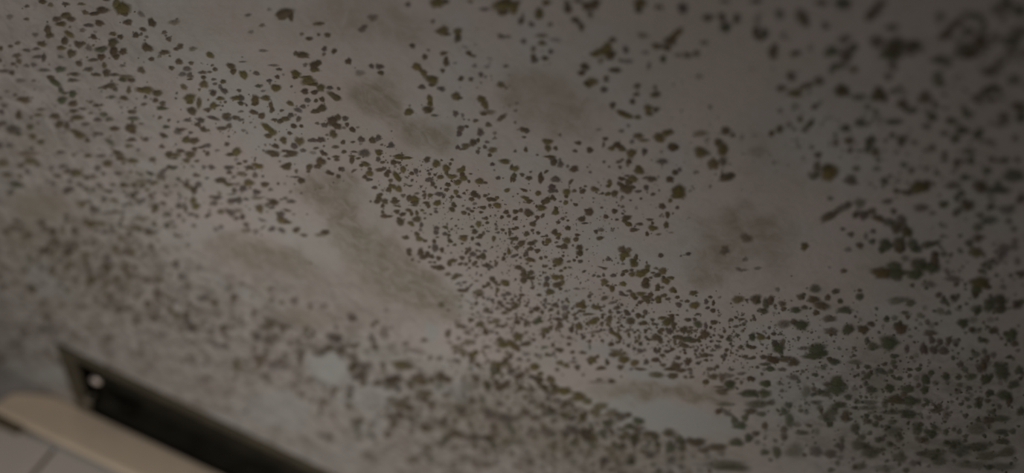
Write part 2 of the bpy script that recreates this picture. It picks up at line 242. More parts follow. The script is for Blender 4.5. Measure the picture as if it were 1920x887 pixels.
(0,296,6,"""350,35,80,40,6o 240,85,45,28,6 310,155,34,30,6p 80,190,50,30,6o 190,300,80,35,7g10 110,400,35,28,5 430,80,40,25,5 580,115,30,25,5p 650,205,50,20,7 710,95,45,25,6p 735,160,32,20,5o 860,165,65,42,7o 1030,215,75,26,6 1100,115,36,38,6p 1210,65,48,42,7o 1330,175,45,20,6 1165,180,26,26,5p 1495,35,62,26,7o 1340,10,40,20,7 1720,20,35,30,6 1690,175,42,22,7g30 1840,150,55,26,6p-35 1810,210,60,35,5 1740,280,40,24,6o 1600,270,60,40,4o 1900,100,30,20,7
785,350,52,28,7p 790,265,36,22,6p 900,300,50,20,6b20 985,365,40,15,5b30 1115,305,36,28,5p 1270,300,38,18,5 1410,310,46,20,6 1230,375,55,18,6 1490,420,36,28,6g 1280,475,38,22,6o 1590,490,60,28,5p-30 1700,420,35,30,5 930,520,45,32,7o 1000,490,40,20,6 1060,580,60,42,7p20 1300,610,50,22,6 1200,620,60,15,5 1460,515,60,20,4 1830,510,40,20,6 1740,550,38,40,6 1020,740,70,32,7o 1140,740,60,26,6o 1580,680,90,24,6o 1560,780,90,20,6o15 1680,840,60,30,7 1500,800,50,20,6 1880,760,34,36,6g 1860,640,26,30,5g 1180,840,40,26,5p 190,710,50,25,5 150,780,60,25,5 450,730,70,25,4 600,820,40,40,5 830,810,35,30,5 1340,740,30,25,4p 530,270,35,18,4 30,60,80,40,6o"""),
(320,296,6,"""180,30,40,30,6o 295,35,30,16,6o 40,5,45,12,7 30,110,45,25,7g 375,105,26,26,5p 460,105,40,26,6p 290,195,42,22,6 770,65,28,18,7 840,40,28,18,6 655,110,48,28,7p 660,165,30,25,6 980,90,62,28,8o20 890,110,50,26,7b15 560,250,60,30,8 655,300,50,24,7o 600,270,40,15,7 880,280,62,34,7o 815,345,48,32,7p 1060,300,42,30,8 960,380,36,28,7p 800,180,55,28,5o 950,195,35,30,5 710,215,30,22,4 315,300,44,30,6p 200,325,60,28,6o20 265,365,40,40,7 255,480,35,42,7o 285,545,48,32,8o 130,270,28,16,4 110,435,25,22,4p
525,450,48,26,7p 490,510,40,30,6p 690,480,60,26,6p 770,475,38,36,7p 850,465,30,18,6p 980,450,70,20,6o 1160,500,58,32,8b15 1100,465,25,12,5 1140,560,32,20,6p 1300,100,55,34,8 1330,75,30,26,7 1415,150,20,26,5 1400,215,50,12,6 1470,255,38,34,8 1560,105,38,32,8 1550,155,25,15,6 1690,40,52,42,8 1655,95,38,28,8 1780,165,38,22,7b20 1815,180,26,16,8 1890,210,26,22,7 1905,125,20,24,7 1870,20,32,18,7 1780,10,20,15,6 1210,290,16,18,6 1290,455,30,18,5g 1355,490,45,26,6p 1310,590,42,18,6b20 1385,635,20,12,4 1000,570,52,38,7o30
95,540,45,32,6p 170,555,30,18,5 230,635,40,22,6p 95,650,25,30,5 410,655,28,22,6 565,605,45,28,6o 670,615,55,36,7p30 740,680,35,22,6p 810,665,30,32,7 1030,700,45,18,5p20 1245,640,40,40,7p 1250,700,60,34,8o 1310,725,42,22,8 850,750,38,28,5 1140,800,42,26,7p-20 1250,815,42,28,6p20 1415,810,42,30,7 1740,835,48,28,7 1690,865,70,22,6o 1500,870,40,20,6 565,775,26,24,5p 850,820,60,25,4o 90,880,45,12,7 1040,780,40,15,4b-40 40,775,35,18,4 690,410,60,12,4 960,830,30,35,4p"""),
(640,296,6,"""120,25,28,38,8 190,5,25,15,7 275,70,48,26,8o10 225,85,28,16,8 320,125,25,20,7 318,175,38,34,8o 265,215,28,22,8b30 310,245,34,20,7p 140,145,32,16,6b-25 15,130,24,26,7p 415,15,26,28,7p 465,50,28,16,7 430,135,44,22,7 480,120,30,18,7p 530,155,34,22,7 510,190,28,28,9 590,50,40,24,8 650,55,20,18,7 605,95,18,18,4 620,205,36,22,7o45 620,200,32,52,7o-40 650,240,26,26,8 695,130,30,38,8o-15 660,172,12,10,6 735,85,14,12,6o 790,175,26,20,8 840,150,28,30,7p-30 750,5,40,12,7o 660,5,50,14,7o 735,220,24,12,5p20 795,255,16,14,6 845,268,8,8,6 965,20,34,34,7 1068,65,44,40,7o 1225,68,18,18,7 1245,20,22,14,6 1180,115,38,38,8o 1185,170,20,32,7o 1245,210,50,26,8o 1115,215,34,24,8o 1055,190,18,16,7 990,180,18,20,7 1010,130,16,12,6 975,145,18,12,6p 990,245,42,26,8p 1030,290,26,28,6 1060,330,18,18,6 1345,140,42,30,7o 1375,115,22,26,7o 1360,185,30,22,8 1375,225,42,30,8o 1310,275,40,32,9o 1240,260,12,12,7 1200,303,32,22,8 1185,358,28,20,8 1435,265,18,18,7 1455,180,20,10,6 1555,262,50,28,8o 1620,280,24,16,7 1550,315,10,8,6 1840,40,55,30,7o10 1700,72,26,20,7p 1765,225,24,22,7p 1820,228,12,8,5 1865,365,30,24,7o 1910,240,10,40,8 1915,100,15,30,6
375,335,28,20,8 550,340,18,50,6o 580,320,40,24,7o30 530,358,32,24,8 645,350,38,32,8o 555,255,25,22,6o 775,315,26,12,6 730,300,35,10,4b25 430,420,28,24,7 420,460,32,36,9 400,495,32,22,8 490,490,38,28,8 465,540,22,22,9 330,490,14,14,6 450,410,20,18,6 600,465,28,24,8 600,495,42,26,8 640,485,18,12,7 620,540,30,10,7 655,548,18,10,7 695,425,30,20,5 760,450,26,34,9 820,460,50,34,8o 830,500,42,26,9 820,535,40,12,6 850,400,26,16,5 930,380,22,12,7 935,420,24,22,7 935,455,16,12,6 1000,422,32,22,7o 1105,408,52,24,7p10 1150,440,18,16,7 1080,508,40,32,8o 1150,515,10,10,6 1150,560,10,6,7 945,505,30,14,7 970,520,22,24,7b30 985,545,20,14,8 1245,443,24,18,8 1290,385,30,24,8o20 1320,435,32,18,7b15 1380,398,18,14,7 1412,365,12,12,6 1265,528,34,24,7b40 1245,580,36,24,8b15 1370,540,18,12,5 1500,415,42,30,8 1490,390,30,22,7 1550,440,20,24,6 1465,465,30,22,9 1620,425,28,16,7 1665,465,30,24,8 1710,470,34,20,8 1750,450,24,18,8o 1755,535,42,32,8o 1670,535,22,18,7 1595,560,32,22,8 1500,515,22,18,5p 1495,565,16,10,7 1430,575,30,16,5p 1470,600,26,14,8 1380,618,30,22,8 1435,635,16,16,7 1570,612,22,14,8 1855,610,32,22,8 1885,655,26,18,7 1805,668,24,18,9 1765,600,12,8,4 1625,680,30,18,7 1640,730,20,16,8 465,610,20,22,7 480,655,34,24,8 540,658,38,14,8 625,605,32,24,8 690,635,40,20,8b-15 760,590,36,20,7o15 790,630,22,22,8o 850,620,18,32,7o 910,590,20,16,7o 940,622,20,12,5 1005,635,16,12,7 1065,605,24,18,7p 1060,570,25,10,5p 665,720,38,44,9b-20 640,680,16,14,8 785,740,38,24,8o25 850,690,44,34,8 900,755,22,30,7p 940,680,16,12,6 890,810,20,20,5p 1240,685,16,8,7b-20 1545,745,30,38,7o 1470,775,24,14,7 1170,780,34,16,7o10 1190,745,14,18,4 1290,765,16,12,6 1240,805,16,12,6 1360,800,16,8,6 1070,790,34,22,7p 1065,840,30,24,9p 1165,855,26,22,8p 1210,870,24,16,7 1500,830,32,28,8 1570,870,28,16,9 1600,845,18,22,6 850,855,28,24,8o 1745,800,20,16,5b-40 1765,840,18,16,6p 1815,810,24,16,8b20 1895,845,18,34,8 1890,800,16,12,6 1380,880,45,12,8 720,885,40,10,5"""),
(960,296,6,"""30,120,45,34,7o 25,200,28,28,8 15,245,26,26,9 115,190,26,20,7 210,158,18,12,6p 190,228,38,22,8 320,190,22,26,8 325,240,30,44,8 385,155,28,16,7b-25 470,50,40,34,8 450,10,40,14,6p 545,75,38,32,6p 540,25,20,22,5p 625,95,20,20,5p 700,125,50,34,7 490,242,50,32,8p 660,270,20,36,6b35 450,325,40,28,8p 445,370,34,28,8p 500,372,22,18,7p 880,160,18,16,5p 1035,45,18,18,5p 1215,105,24,20,6p 1200,45,32,18,6 1240,20,22,14,6 1315,40,30,28,7 1300,75,20,30,4o 1690,40,55,34,6p 1430,145,55,40,7o 1420,110,28,30,7o 1835,165,36,28,8 1775,240,42,32,8 1885,135,28,22,6p 1355,235,55,36,8o 1310,275,40,30,8 1295,355,68,42,8 1250,320,40,24,8 1365,330,26,20,7 1235,235,42,22,7 1210,290,30,24,7 1290,200,30,12,6p 1575,240,50,34,6 1510,225,40,20,5 1100,275,26,34,7o 1085,315,26,20,8o 930,352,44,28,7o 1155,400,38,34,7 1080,405,34,20,8o 1015,400,22,14,7 1510,335,32,26,7p 1585,410,28,18,7p 1415,378,34,18,6p 1450,458,18,14,6 1655,365,14,14,5 1240,450,24,20,4o 1860,360,50,40,7o 1850,420,55,38,8o 1780,480,22,25,7o
135,362,44,14,8b15 295,398,32,26,9o 65,405,12,10,6 615,385,45,34,7o 610,435,22,18,8 700,372,30,18,6o 795,375,32,28,8 770,340,16,14,6 825,320,18,14,6 155,455,48,24,7o20 195,490,38,22,8 390,480,52,30,8b-25 455,445,24,30,7 480,465,18,20,7 350,500,22,30,7 605,503,26,24,8o 545,490,16,12,5 718,528,24,16,8 330,562,50,32,8o 275,545,14,18,7 490,610,36,34,8o 495,565,22,18,8 40,605,28,26,8 100,590,26,22,7 185,615,52,36,9 185,650,22,14,9 35,685,26,20,8 285,670,26,22,8 345,650,18,30,7b30 870,610,40,44,8 840,590,28,18,7 785,688,40,30,9b-10 820,735,34,12,7 570,683,28,16,6 520,725,24,18,7 628,705,16,12,7 235,745,34,28,9 260,715,14,12,7 1055,660,28,22,8 1155,600,34,24,9 1010,560,18,12,6 1245,550,22,18,5 1180,695,20,14,6g 1290,675,52,30,7 1260,710,26,18,8 1310,745,36,28,8o30 1370,810,42,24,8 1435,745,40,18,6 1690,545,40,30,9b20 1750,640,28,32,8 1860,560,22,20,7p 1810,625,12,14,5 1550,695,35,16,7 1580,735,18,18,7 1585,790,50,28,8o 1735,755,30,36,7o 1520,855,22,24,8 1250,630,16,8,6 1620,560,10,8,3 1790,840,30,10,3o 1650,860,30,16,4o 135,770,14,12,6 50,790,28,18,8 15,800,20,16,8 165,855,32,26,9 230,815,20,18,7 295,845,24,18,8 628,790,32,24,8 480,835,40,26,7 520,865,34,22,8o 735,868,26,18,8 350,885,30,8,7 390,880,20,10,7 945,830,24,22,7 1000,810,36,22,5 1130,815,20,18,4"""),
(700,444,6,"""365,15,34,16,8 515,20,38,30,8o30 580,45,30,16,8 685,50,24,22,8 720,5,18,10,8 695,125,36,42,9p-10 772,148,26,26,8 630,115,18,14,7 400,165,30,38,8 410,200,20,14,8 532,175,36,44,9 575,225,50,28,9b-15 610,185,28,22,8 655,222,32,24,8 735,242,30,24,8 440,258,16,16,7 515,280,20,8,6 860,45,26,24,8b30 915,90,22,16,7 840,100,14,14,4 1015,20,44,28,8o 1000,76,16,12,9 1180,85,34,18,7p20 1115,20,22,22,7 1190,5,38,16,9 1355,20,20,32,8o10 875,180,14,12,5p 1070,150,22,40,7b40 1045,180,20,22,7 1120,195,38,28,7p 1165,155,20,14,6 1255,158,22,14,6p 1180,230,26,20,9 1235,220,34,36,9 998,238,28,24,8 1085,270,18,18,8 1080,230,20,10,6 890,270,46,24,8o-10 855,305,26,28,8 730,345,55,26,8 760,350,38,30,9 670,335,30,14,6 690,288,20,14,7 640,285,26,12,6 980,305,32,18,7b-25 1040,308,26,20,6 1135,305,28,24,7 1080,350,16,14,7 1170,335,20,12,7 1155,280,16,14,8 1270,320,50,20,7 1310,340,38,22,8p 1385,300,26,18,6b-30 1300,372,16,8,8 1335,118,12,10,4 1400,230,16,12,5
1570,20,44,16,8 1610,20,22,24,7 1665,75,42,34,8b-35 1610,122,28,22,9 1775,75,44,22,8 1820,50,28,18,6 1765,135,34,26,8 1850,158,30,22,8 1525,165,22,36,8o 1480,195,18,16,9 1465,245,20,28,9 1720,190,28,28,8p 1700,215,16,16,7 1585,215,40,18,7p-20 1655,235,20,14,6p 1765,258,52,26,9o15 1885,240,22,18,8 1910,65,14,24,8 1555,65,14,22,6 1730,300,20,14,5 1635,345,38,28,8 1690,380,28,24,7 1770,405,36,28,8 1690,425,38,30,8 1690,490,42,30,9b15 1770,465,46,22,8 1730,435,30,20,8 1600,480,14,14,7p 1875,438,14,10,8 1910,330,12,20,7 1910,400,10,16,6
840,420,32,26,5o 930,440,45,26,7o-15 985,435,24,14,6 900,470,30,16,5o 1212,432,18,14,6 1115,465,8,8,7 1085,435,14,8,4 1340,475,36,28,8 1375,515,30,18,7 1410,540,24,14,8 1480,515,48,32,8o 1500,540,28,20,7 1270,555,42,16,7b-20 1295,525,24,20,7 1240,560,18,18,8 1160,495,30,10,5 1025,512,28,14,7p 955,525,28,14,6p-20 985,548,20,10,6p 1010,605,54,22,8 1055,585,34,16,7b-40 1100,545,26,12,6b-40 970,600,20,16,7 1185,620,52,30,6o 1195,655,46,20,6 1240,685,20,14,8 1160,690,16,12,6 1395,600,22,34,7o 1380,650,12,22,6 1515,640,36,22,7p 1460,655,26,18,6p 1600,675,22,14,6 1670,655,32,18,8 1640,705,30,18,7b-25 1480,700,24,14,6 1790,575,24,16,8 1790,530,12,20,6p 1865,655,28,16,8 1870,530,18,16,5 1340,710,26,18,7p 1350,740,18,12,7 1290,700,22,18,6p 1420,740,34,22,7 1450,775,26,20,7 1400,800,20,24,5 1590,790,60,26,7b-20 1520,825,30,22,7 1540,750,40,14,5 1740,740,22,16,6b-40 1720,775,24,16,7 1835,810,38,30,9 1775,845,30,20,7 1265,825,26,26,6 1320,850,32,18,6 1470,855,34,18,7o 1900,850,22,24,7 765,765,38,34,5o 985,785,28,20,3g 1155,750,24,26,5 1240,760,18,10,5p 1650,595,14,8,4 1540,710,16,8,5"""),
(1020,444,6,"""45,48,38,30,8o 20,92,26,10,8 160,12,22,22,8 140,62,18,14,6p 258,42,42,34,7o 360,28,28,26,8 225,110,42,30,8 165,110,32,14,7 630,15,42,20,7 325,98,16,14,5 398,120,34,34,7 400,180,36,34,7 410,190,30,22,8 370,228,14,14,7 215,215,18,14,8 220,175,12,10,6 20,228,20,16,7 155,280,55,40,8o 160,285,22,14,9 190,255,24,22,8 120,325,22,18,7 280,278,24,14,6 340,265,18,16,8 412,278,30,16,7p-25 20,330,26,16,6 70,358,20,12,6 190,382,24,16,6 235,355,26,14,5o-20 290,345,22,14,5 10,405,20,14,5 450,390,26,14,6b-30 725,252,30,22,7p 668,265,12,12,5 765,270,8,10,6 720,225,16,8,4 880,145,48,38,6b20 910,200,55,35,7o -999,0,1,1,1 950,150,36,28,6o 885,240,32,30,8o 890,305,22,14,4 1035,230,24,32,7 1015,305,50,32,7o 1000,270,34,28,7o 790,312,8,10,4 1315,210,24,22,7p 1625,188,24,14,6p 1540,215,14,12,5p 1580,205,20,6,4 1155,290,12,20,5 1165,345,30,36,6o 650,345,44,10,5b15 685,358,28,16,5o
915,388,34,20,8 985,375,24,18,6 885,425,24,20,8 990,420,34,28,7o 1085,415,58,38,8o 1140,385,42,28,7o 780,435,32,20,8p 1260,355,24,16,5o 1335,385,50,32,7o 1275,432,46,24,7 1225,405,26,12,6 560,435,22,16,6p 615,445,24,16,6g 670,430,18,22,6p 265,440,14,8,4 370,450,10,14,4 35,470,32,26,8p 130,455,48,30,8o 195,455,28,28,8o 25,535,34,34,7 150,540,48,34,9 205,515,28,30,7o 185,585,22,18,8 65,618,42,36,8o 680,508,44,34,7o 765,580,34,32,8o 715,550,22,14,7 805,545,18,10,6 890,530,36,26,8o 1150,490,36,30,8 1145,545,46,38,7b 1130,515,34,24,8 1200,460,22,14,6 1370,495,42,38,8o 1430,462,38,18,7o 1345,455,20,18,6 1280,565,30,32,7 1275,600,26,12,7 1330,570,24,16,5 1450,600,38,32,7o 1475,615,22,14,7 1680,632,42,28,7o 1500,680,26,18,8 1610,725,30,16,7 875,640,38,22,8p30 925,660,26,14,6p 960,610,34,16,6p 1000,655,32,30,7o45 1030,690,28,20,7 1090,640,50,24,7o 1150,690,58,30,8 1200,650,32,24,8 1170,730,28,24,7 1095,730,28,16,6 1285,700,32,42,9o 1290,735,28,14,8 1350,660,34,22,7o 1395,700,28,20,6 1220,710,20,16,6 1045,770,18,12,7 1515,765,36,26,8p25 1545,720,22,12,5 1695,770,55,36,8o-15 1825,730,26,28,7p 1870,678,22,18,7 1840,800,28,16,7p 1905,745,18,28,8 1900,830,28,24,8 1740,870,30,14,5g 510,668,26,20,7p-30 540,645,16,14,5p 575,675,10,8,4 255,705,20,18,7p 15,715,20,28,6p 45,755,20,12,6p 680,690,44,22,6b-20 770,740,44,18,5p-15 820,715,16,8,5 410,770,58,34,8o15 440,735,24,26,7o 450,790,28,22,8o 410,835,32,18,7 590,795,60,22,8o5 655,790,28,8,6 120,765,38,24,7b-20 155,785,16,18,7 75,820,30,20,7b-30 235,800,44,30,6p 320,805,22,16,6 820,800,42,22,6b-15 835,850,28,18,7p 875,765,18,16,7 920,840,26,22,7 740,840,18,26,7 1000,835,18,16,6p 945,870,34,18,8p 1060,875,34,16,8 1140,850,24,32,8p 1610,830,16,14,4 500,870,60,14,7 250,865,38,18,5p 160,855,18,30,6 340,875,30,14,7 670,875,28,12,6 1430,880,36,10,8 1500,880,20,10,8 410,518,12,14,6p 370,585,34,14,5p 445,580,22,8,4 630,590,24,10,3 250,610,24,14,4"""),
(820,592,6,"""380,48,32,24,8 240,110,44,34,5 480,95,52,34,7o-20 540,180,30,34,8 600,75,32,20,6o 665,60,38,36,6o 700,115,30,16,6 755,120,40,12,6b-20 610,175,24,24,4p 680,200,16,16,6p 850,150,18,14,5 900,70,36,28,7 1000,85,32,38,7 940,25,20,18,7 800,35,28,12,6 905,235,62,40,8o-10 710,275,48,32,7o 740,330,58,36,8o 820,305,42,36,8o 870,345,58,36,8o20 915,385,26,20,6 1000,315,66,26,7b-12 1080,265,28,14,6 1000,190,26,20,5 1130,55,58,30,7g-35 1360,40,42,22,7 1375,110,42,36,7b-20 1440,20,36,24,7 1560,30,28,24,6p 1510,150,30,32,9 1595,120,42,40,8o 1750,65,58,36,9o-10 1215,165,46,36,7o 1195,225,24,34,7 1485,250,34,20,6 1640,248,24,20,8 1750,225,24,18,6 1855,280,22,16,7 1800,175,110,16,6b-8 1480,320,28,18,8 1300,330,24,22,8 1205,355,42,16,6g 1350,375,36,20,6 1385,390,34,26,7 1520,410,28,18,8 1635,415,42,20,6 1260,445,55,16,6 1715,350,14,32,5g
120,200,34,50,6b20 240,255,28,24,5 340,190,42,28,5 300,130,34,24,5 350,300,60,36,5o 440,220,36,24,4 210,360,50,40,5o 290,415,50,34,6o 405,430,50,34,8o 390,480,36,34,7 455,550,32,26,7 555,350,52,20,5b10 685,395,36,16,5 815,470,26,30,6p 920,490,30,20,7p 760,510,40,16,6b-30 690,545,58,28,7o-15 620,590,30,18,6 540,530,24,22,4p 1025,500,26,16,7p 1000,430,40,26,4p 140,300,30,20,4 380,580,28,18,3 240,500,32,24,3 820,620,40,40,5p 1090,575,54,34,8o 1160,650,34,22,7o 1080,690,44,22,7p20 950,665,40,32,7b-35 1000,605,26,16,5 1150,720,42,30,7 1275,720,50,30,7b15 1310,790,44,26,8b25 1205,810,52,30,7b30 1415,845,80,34,8o10 1560,870,60,14,7o 935,815,40,28,7 1040,840,54,20,5 660,740,30,30,6p 710,820,40,20,6 780,745,40,24,6b-15 560,780,38,34,6o 40,680,50,40,5 120,710,38,32,5 1380,530,38,30,7o 1450,560,42,26,7o 1575,580,36,30,7 1530,520,46,16,5 1740,495,56,36,8o10 1720,530,30,20,8 1800,460,26,20,7 1840,590,50,24,8b-10 1905,520,18,40,7g 1820,715,40,16,5o 1120,250,0,0,1"""),
(1140,592,6,"""15,45,34,38,7o 250,60,48,40,7 405,82,40,24,8 120,78,30,10,6 340,10,28,16,8 395,10,24,18,8 500,45,24,22,6 545,95,30,14,5g 610,25,36,20,8o 665,70,50,44,8o -9,0,0,0,1 720,30,30,40,7 735,110,26,44,7 690,170,40,30,8p20 600,160,38,22,8b-25 575,180,18,16,8 220,168,34,18,6b-20 300,185,20,16,7 335,165,14,12,7 425,165,22,18,8 50,190,44,22,8o20 110,225,42,26,7o45 135,255,22,28,8 35,320,34,24,8b-20 100,300,20,20,5 240,235,16,16,6p 350,240,20,36,6o 320,285,24,18,7o 445,262,20,18,6p 230,330,26,18,6p 295,370,20,22,7p 360,395,36,26,7p 540,395,28,24,8p 545,245,52,36,8 590,285,24,34,7 665,400,38,18,7 700,395,20,12,5 610,445,28,20,8 540,495,40,26,9b20 430,520,34,28,7p 780,480,38,18,6p 850,155,44,36,7 905,180,28,22,8 900,45,40,20,7 975,40,24,18,7 1010,95,48,38,7g 1100,110,22,34,6p 1195,75,34,26,8 1090,210,55,40,9 800,245,60,26,8b10 900,265,60,30,8g 960,280,52,24,8 1020,280,28,22,8 750,290,20,36,6 860,335,52,26,9b10 980,170,24,20,5 930,130,28,14,6
120,420,90,34,8o15 60,440,44,30,9 180,495,64,36,9o 300,530,46,34,8o 140,580,34,32,7 260,600,24,16,5p 360,600,64,18,7b5 545,665,85,32,9o5 730,675,62,30,9 760,565,60,36,8 700,600,60,22,8 820,615,60,22,8 620,555,36,20,7 900,515,40,34,9 920,605,34,20,6 1005,535,20,18,6p 1085,445,48,26,8 1105,500,24,16,8 1160,445,24,18,6p 1000,465,22,20,5 870,690,26,18,6 940,690,34,16,6 1100,745,34,20,7o 5,535,14,20,9 40,740,34,16,5 1180,390,34,16,5g 1225,350,30,24,6p 1165,285,26,16,5p 1190,220,18,14,6 1275,240,24,20,5 1365,270,36,24,7g 1370,230,26,18,6g 1455,220,28,18,7g 1400,340,20,16,6g 1490,355,28,24,7 1340,380,26,16,6 1385,45,26,18,8 1440,20,22,16,7 1500,40,40,14,7 1645,38,22,22,7p 1440,120,36,16,6 1490,105,14,14,6 1515,170,22,20,5o 1625,240,38,40,8g 1720,240,48,34,8o 1615,355,50,20,8 1800,250,26,16,6 1865,205,24,20,6p 1815,135,18,20,6p 1880,300,34,28,7p 1905,355,20,42,9g 1730,320,20,14,5 1300,455,38,20,6p 1540,460,36,20,7 1600,480,42,16,6 1640,470,24,20,7 1750,465,38,24,8 1840,485,52,30,9b25 1890,520,28,18,9 1770,545,60,20,7g 1830,600,48,26,8g 1680,580,26,16,6 1610,710,42,24,9b10 1790,765,42,36,9g 1385,605,34,18,6p 1225,575,26,26,6 1150,600,50,20,6 1380,780,60,50,6g 1500,650,50,20,5p 1500,750,24,22,5 1600,860,80,28,7g 1740,865,40,20,7 1250,800,60,14,5 1330,830,40,20,5 1450,710,30,14,5"""),
(1280,0,3,"""-999,0,1,1,1"""),
(1180,0,3,"""-999,0,1,1,1"""),
(960,0,2.996,"""1100,100,35,18,6 1180,100,22,28,7 1200,155,28,28,8g 1262,105,22,26,7 1370,180,22,30,7 1395,210,30,20,6 1420,185,20,30,7g 1370,5,32,14,7 1380,110,20,40,3 1080,240,24,14,4 985,310,25,16,5 1035,300,18,20,5 1050,430,20,14,3 1200,735,24,24,7 1240,760,14,14,7 1160,800,24,20,7 1185,840,28,34,8o 1060,855,34,30,7o 905,825,26,20,7 1060,750,40,18,4o 1290,770,16,14,3 1380,850,50,30,2o 1195,5,25,12,6 960,45,28,28,6p"""),
(1440,0,2.996,"""65,80,24,34,5g 190,95,34,44,6b-25 215,130,22,22,5 322,145,24,20,6 420,20,48,32,7g 300,15,34,20,6 600,60,34,46,6b35 570,95,28,24,6 640,15,30,18,6 85,200,18,18,4g 30,290,26,44,7b15 155,300,30,18,6b-20 235,270,16,14,4g 355,290,40,30,7g 430,220,40,22,5b-30 440,310,34,50,6b25 480,265,26,24,6g 400,370,34,18,6g 480,390,30,24,5o 130,430,28,26,6 75,495,28,20,6 150,525,40,22,7o 205,485,36,18,6b-30 285,455,30,26,6b40 240,480,14,14,5 415,510,42,34,8 620,530,34,42,8b-20 660,560,14,24,5 695,155,36,20,6g 610,235,40,34,6 710,260,64,44,7b-20 800,270,44,44,6 690,310,56,36,7g 700,370,30,26,5 675,430,24,24,5 830,250,34,24,6g 1000,190,50,26,7b-40 1060,130,50,24,6b-40 1150,90,60,24,5g20 1210,160,24,40,5g 1190,240,44,50,6b30 1140,300,40,34,7 1080,300,50,30,5g 955,335,40,24,6g 950,440,34,40,5g 975,470,20,20,6g 1240,400,40,24,6b-30 1300,360,50,24,5b-30 1190,540,36,18,6b-35 1240,500,50,20,6g-30 1370,230,50,30,6g 1410,60,40,40,6g 1410,600,40,30,7 1420,660,30,30,7g 1340,20,40,20,5 1380,450,40,30,5g 1300,700,50,14,5
510,545,40,22,5g 560,600,26,18,4g 605,630,22,18,5g 755,585,34,26,7b20 810,620,34,20,6g 880,550,44,34,6 940,590,24,24,5g 1110,635,22,24,7g 705,685,46,20,6g 920,655,26,24,5g 895,710,20,22,5g 1030,680,34,24,6g 1090,730,30,24,6g 1180,750,28,24,7g 1050,780,30,24,6g 990,750,24,18,5g 520,690,34,26,6g 440,720,18,20,7 455,790,26,20,7 380,800,20,24,5 460,845,16,18,6 575,790,32,24,7g-20 560,830,18,30,7g 605,860,26,16,6o 750,790,24,34,7b10 820,800,22,16,4 920,830,26,20,5 660,790,16,14,4 275,590,40,14,5b-40 260,600,14,16,6 180,670,18,18,6 235,695,34,16,7b-45 205,730,22,16,5 20,750,18,16,8 65,725,22,20,7 115,700,16,20,4 150,600,26,24,3g 245,825,16,12,4 280,870,24,16,6 990,865,20,16,6 1250,800,30,20,4 1130,850,40,18,5g"""),
(960,296,2.996,"""1130,35,32,28,7o 1185,20,22,26,6 1205,110,44,20,7b-10 1235,95,18,14,7 1180,95,10,20,5 1035,80,14,12,4p 940,190,34,38,7o 1315,450,34,24,5 1195,520,26,24,5 1310,570,16,14,4 1380,620,20,10,4 1290,630,30,10,4 1270,620,16,8,3 1270,795,32,20,7o 1370,795,30,26,7 1425,820,18,30,7g 1410,860,28,16,7 990,540,14,10,6p 835,548,14,12,6p"""),
(1440,296,2.996,"""275,50,22,30,6 260,100,30,24,6g 345,85,42,46,8o20 335,60,34,26,7o 495,60,24,16,5 465,125,38,28,6 610,60,22,18,4 655,130,26,18,6g 350,228,20,12,5g 670,245,28,18,5 805,70,22,18,5 850,165,56,32,8o-15 780,195,34,18,7 720,185,16,16,7 890,150,22,28,7 340,330,48,22,7b-30 400,290,50,18,7b-25 450,265,22,20,6 490,320,18,20,6 535,320,36,24,7p 515,255,30,30,5g 585,300,24,20,6 620,340,34,20,7b15 680,360,34,22,6g 750,355,28,34,6 720,395,30,30,7 780,415,28,34,8 705,300,18,18,6 465,430,18,16,6 420,400,14,12,5 590,412,16,14,6p 550,440,14,20,4p 585,470,20,16,6g 515,492,20,18,7 450,515,20,16,4p 205,497,22,20,8o 660,490,36,34,8g 640,520,20,16,7g 740,485,34,42,8 740,515,28,18,9 815,490,30,36,7g 910,485,50,20,7g-15 840,515,30,18,6g 935,570,24,42,7 920,615,50,28,7g 850,600,50,34,7g 825,655,42,28,8g 710,610,44,26,7g 720,650,50,30,8g 640,645,52,32,8o 945,540,18,14,7 1025,545,14,14,5 905,710,36,20,4 770,565,24,18,4g 425,635,18,14,6 265,735,30,22,6g 185,780,24,18,6 255,795,32,18,8 300,830,44,22,7b15 380,750,20,16,7 335,785,18,16,7 405,805,16,14,7g 515,780,22,20,7g 515,745,14,10,6 155,855,28,18,7g 205,840,20,12,6 270,870,20,14,8 430,855,40,20,7g 15,800,20,24,8 80,820,22,16,6 85,850,14,12,6 345,615,8,8,3 730,800,60,20,6g-8 800,815,30,18,6g 770,870,20,12,6g
1060,30,22,30,6 1140,20,22,20,6g 1230,70,26,22,6g 1320,15,34,18,6g 1105,110,26,20,6g 1040,155,44,24,5 1190,160,44,30,7 1290,180,66,26,6g 1380,100,55,40,6g 1060,225,20,22,5g 1120,265,34,34,7b-20 1070,295,28,18,5g 985,262,28,18,7g 860,280,40,24,5 890,60,20,16,4 990,10,24,16,5g 1250,275,24,22,6g 1340,290,50,24,5p 1420,230,26,30,6 1240,350,50,24,5g 1180,390,30,24,5g 1180,450,30,22,6 1170,530,44,26,7o 1130,480,26,18,6g 980,440,18,12,4g 1320,520,30,44,5p 1380,500,30,20,4g 1235,600,34,22,5g 1300,560,24,30,4p 1425,650,26,18,7 1040,680,44,18,5p 1190,700,55,30,8o 1170,740,32,20,8g 1165,765,20,18,7 1230,720,20,20,7 1300,800,34,34,8g 1240,825,30,40,7g 1300,850,40,24,7g 990,805,24,18,6g 1055,785,22,20,5p 1170,850,30,24,5g 1400,830,26,24,5 1380,400,20,16,5p"""),
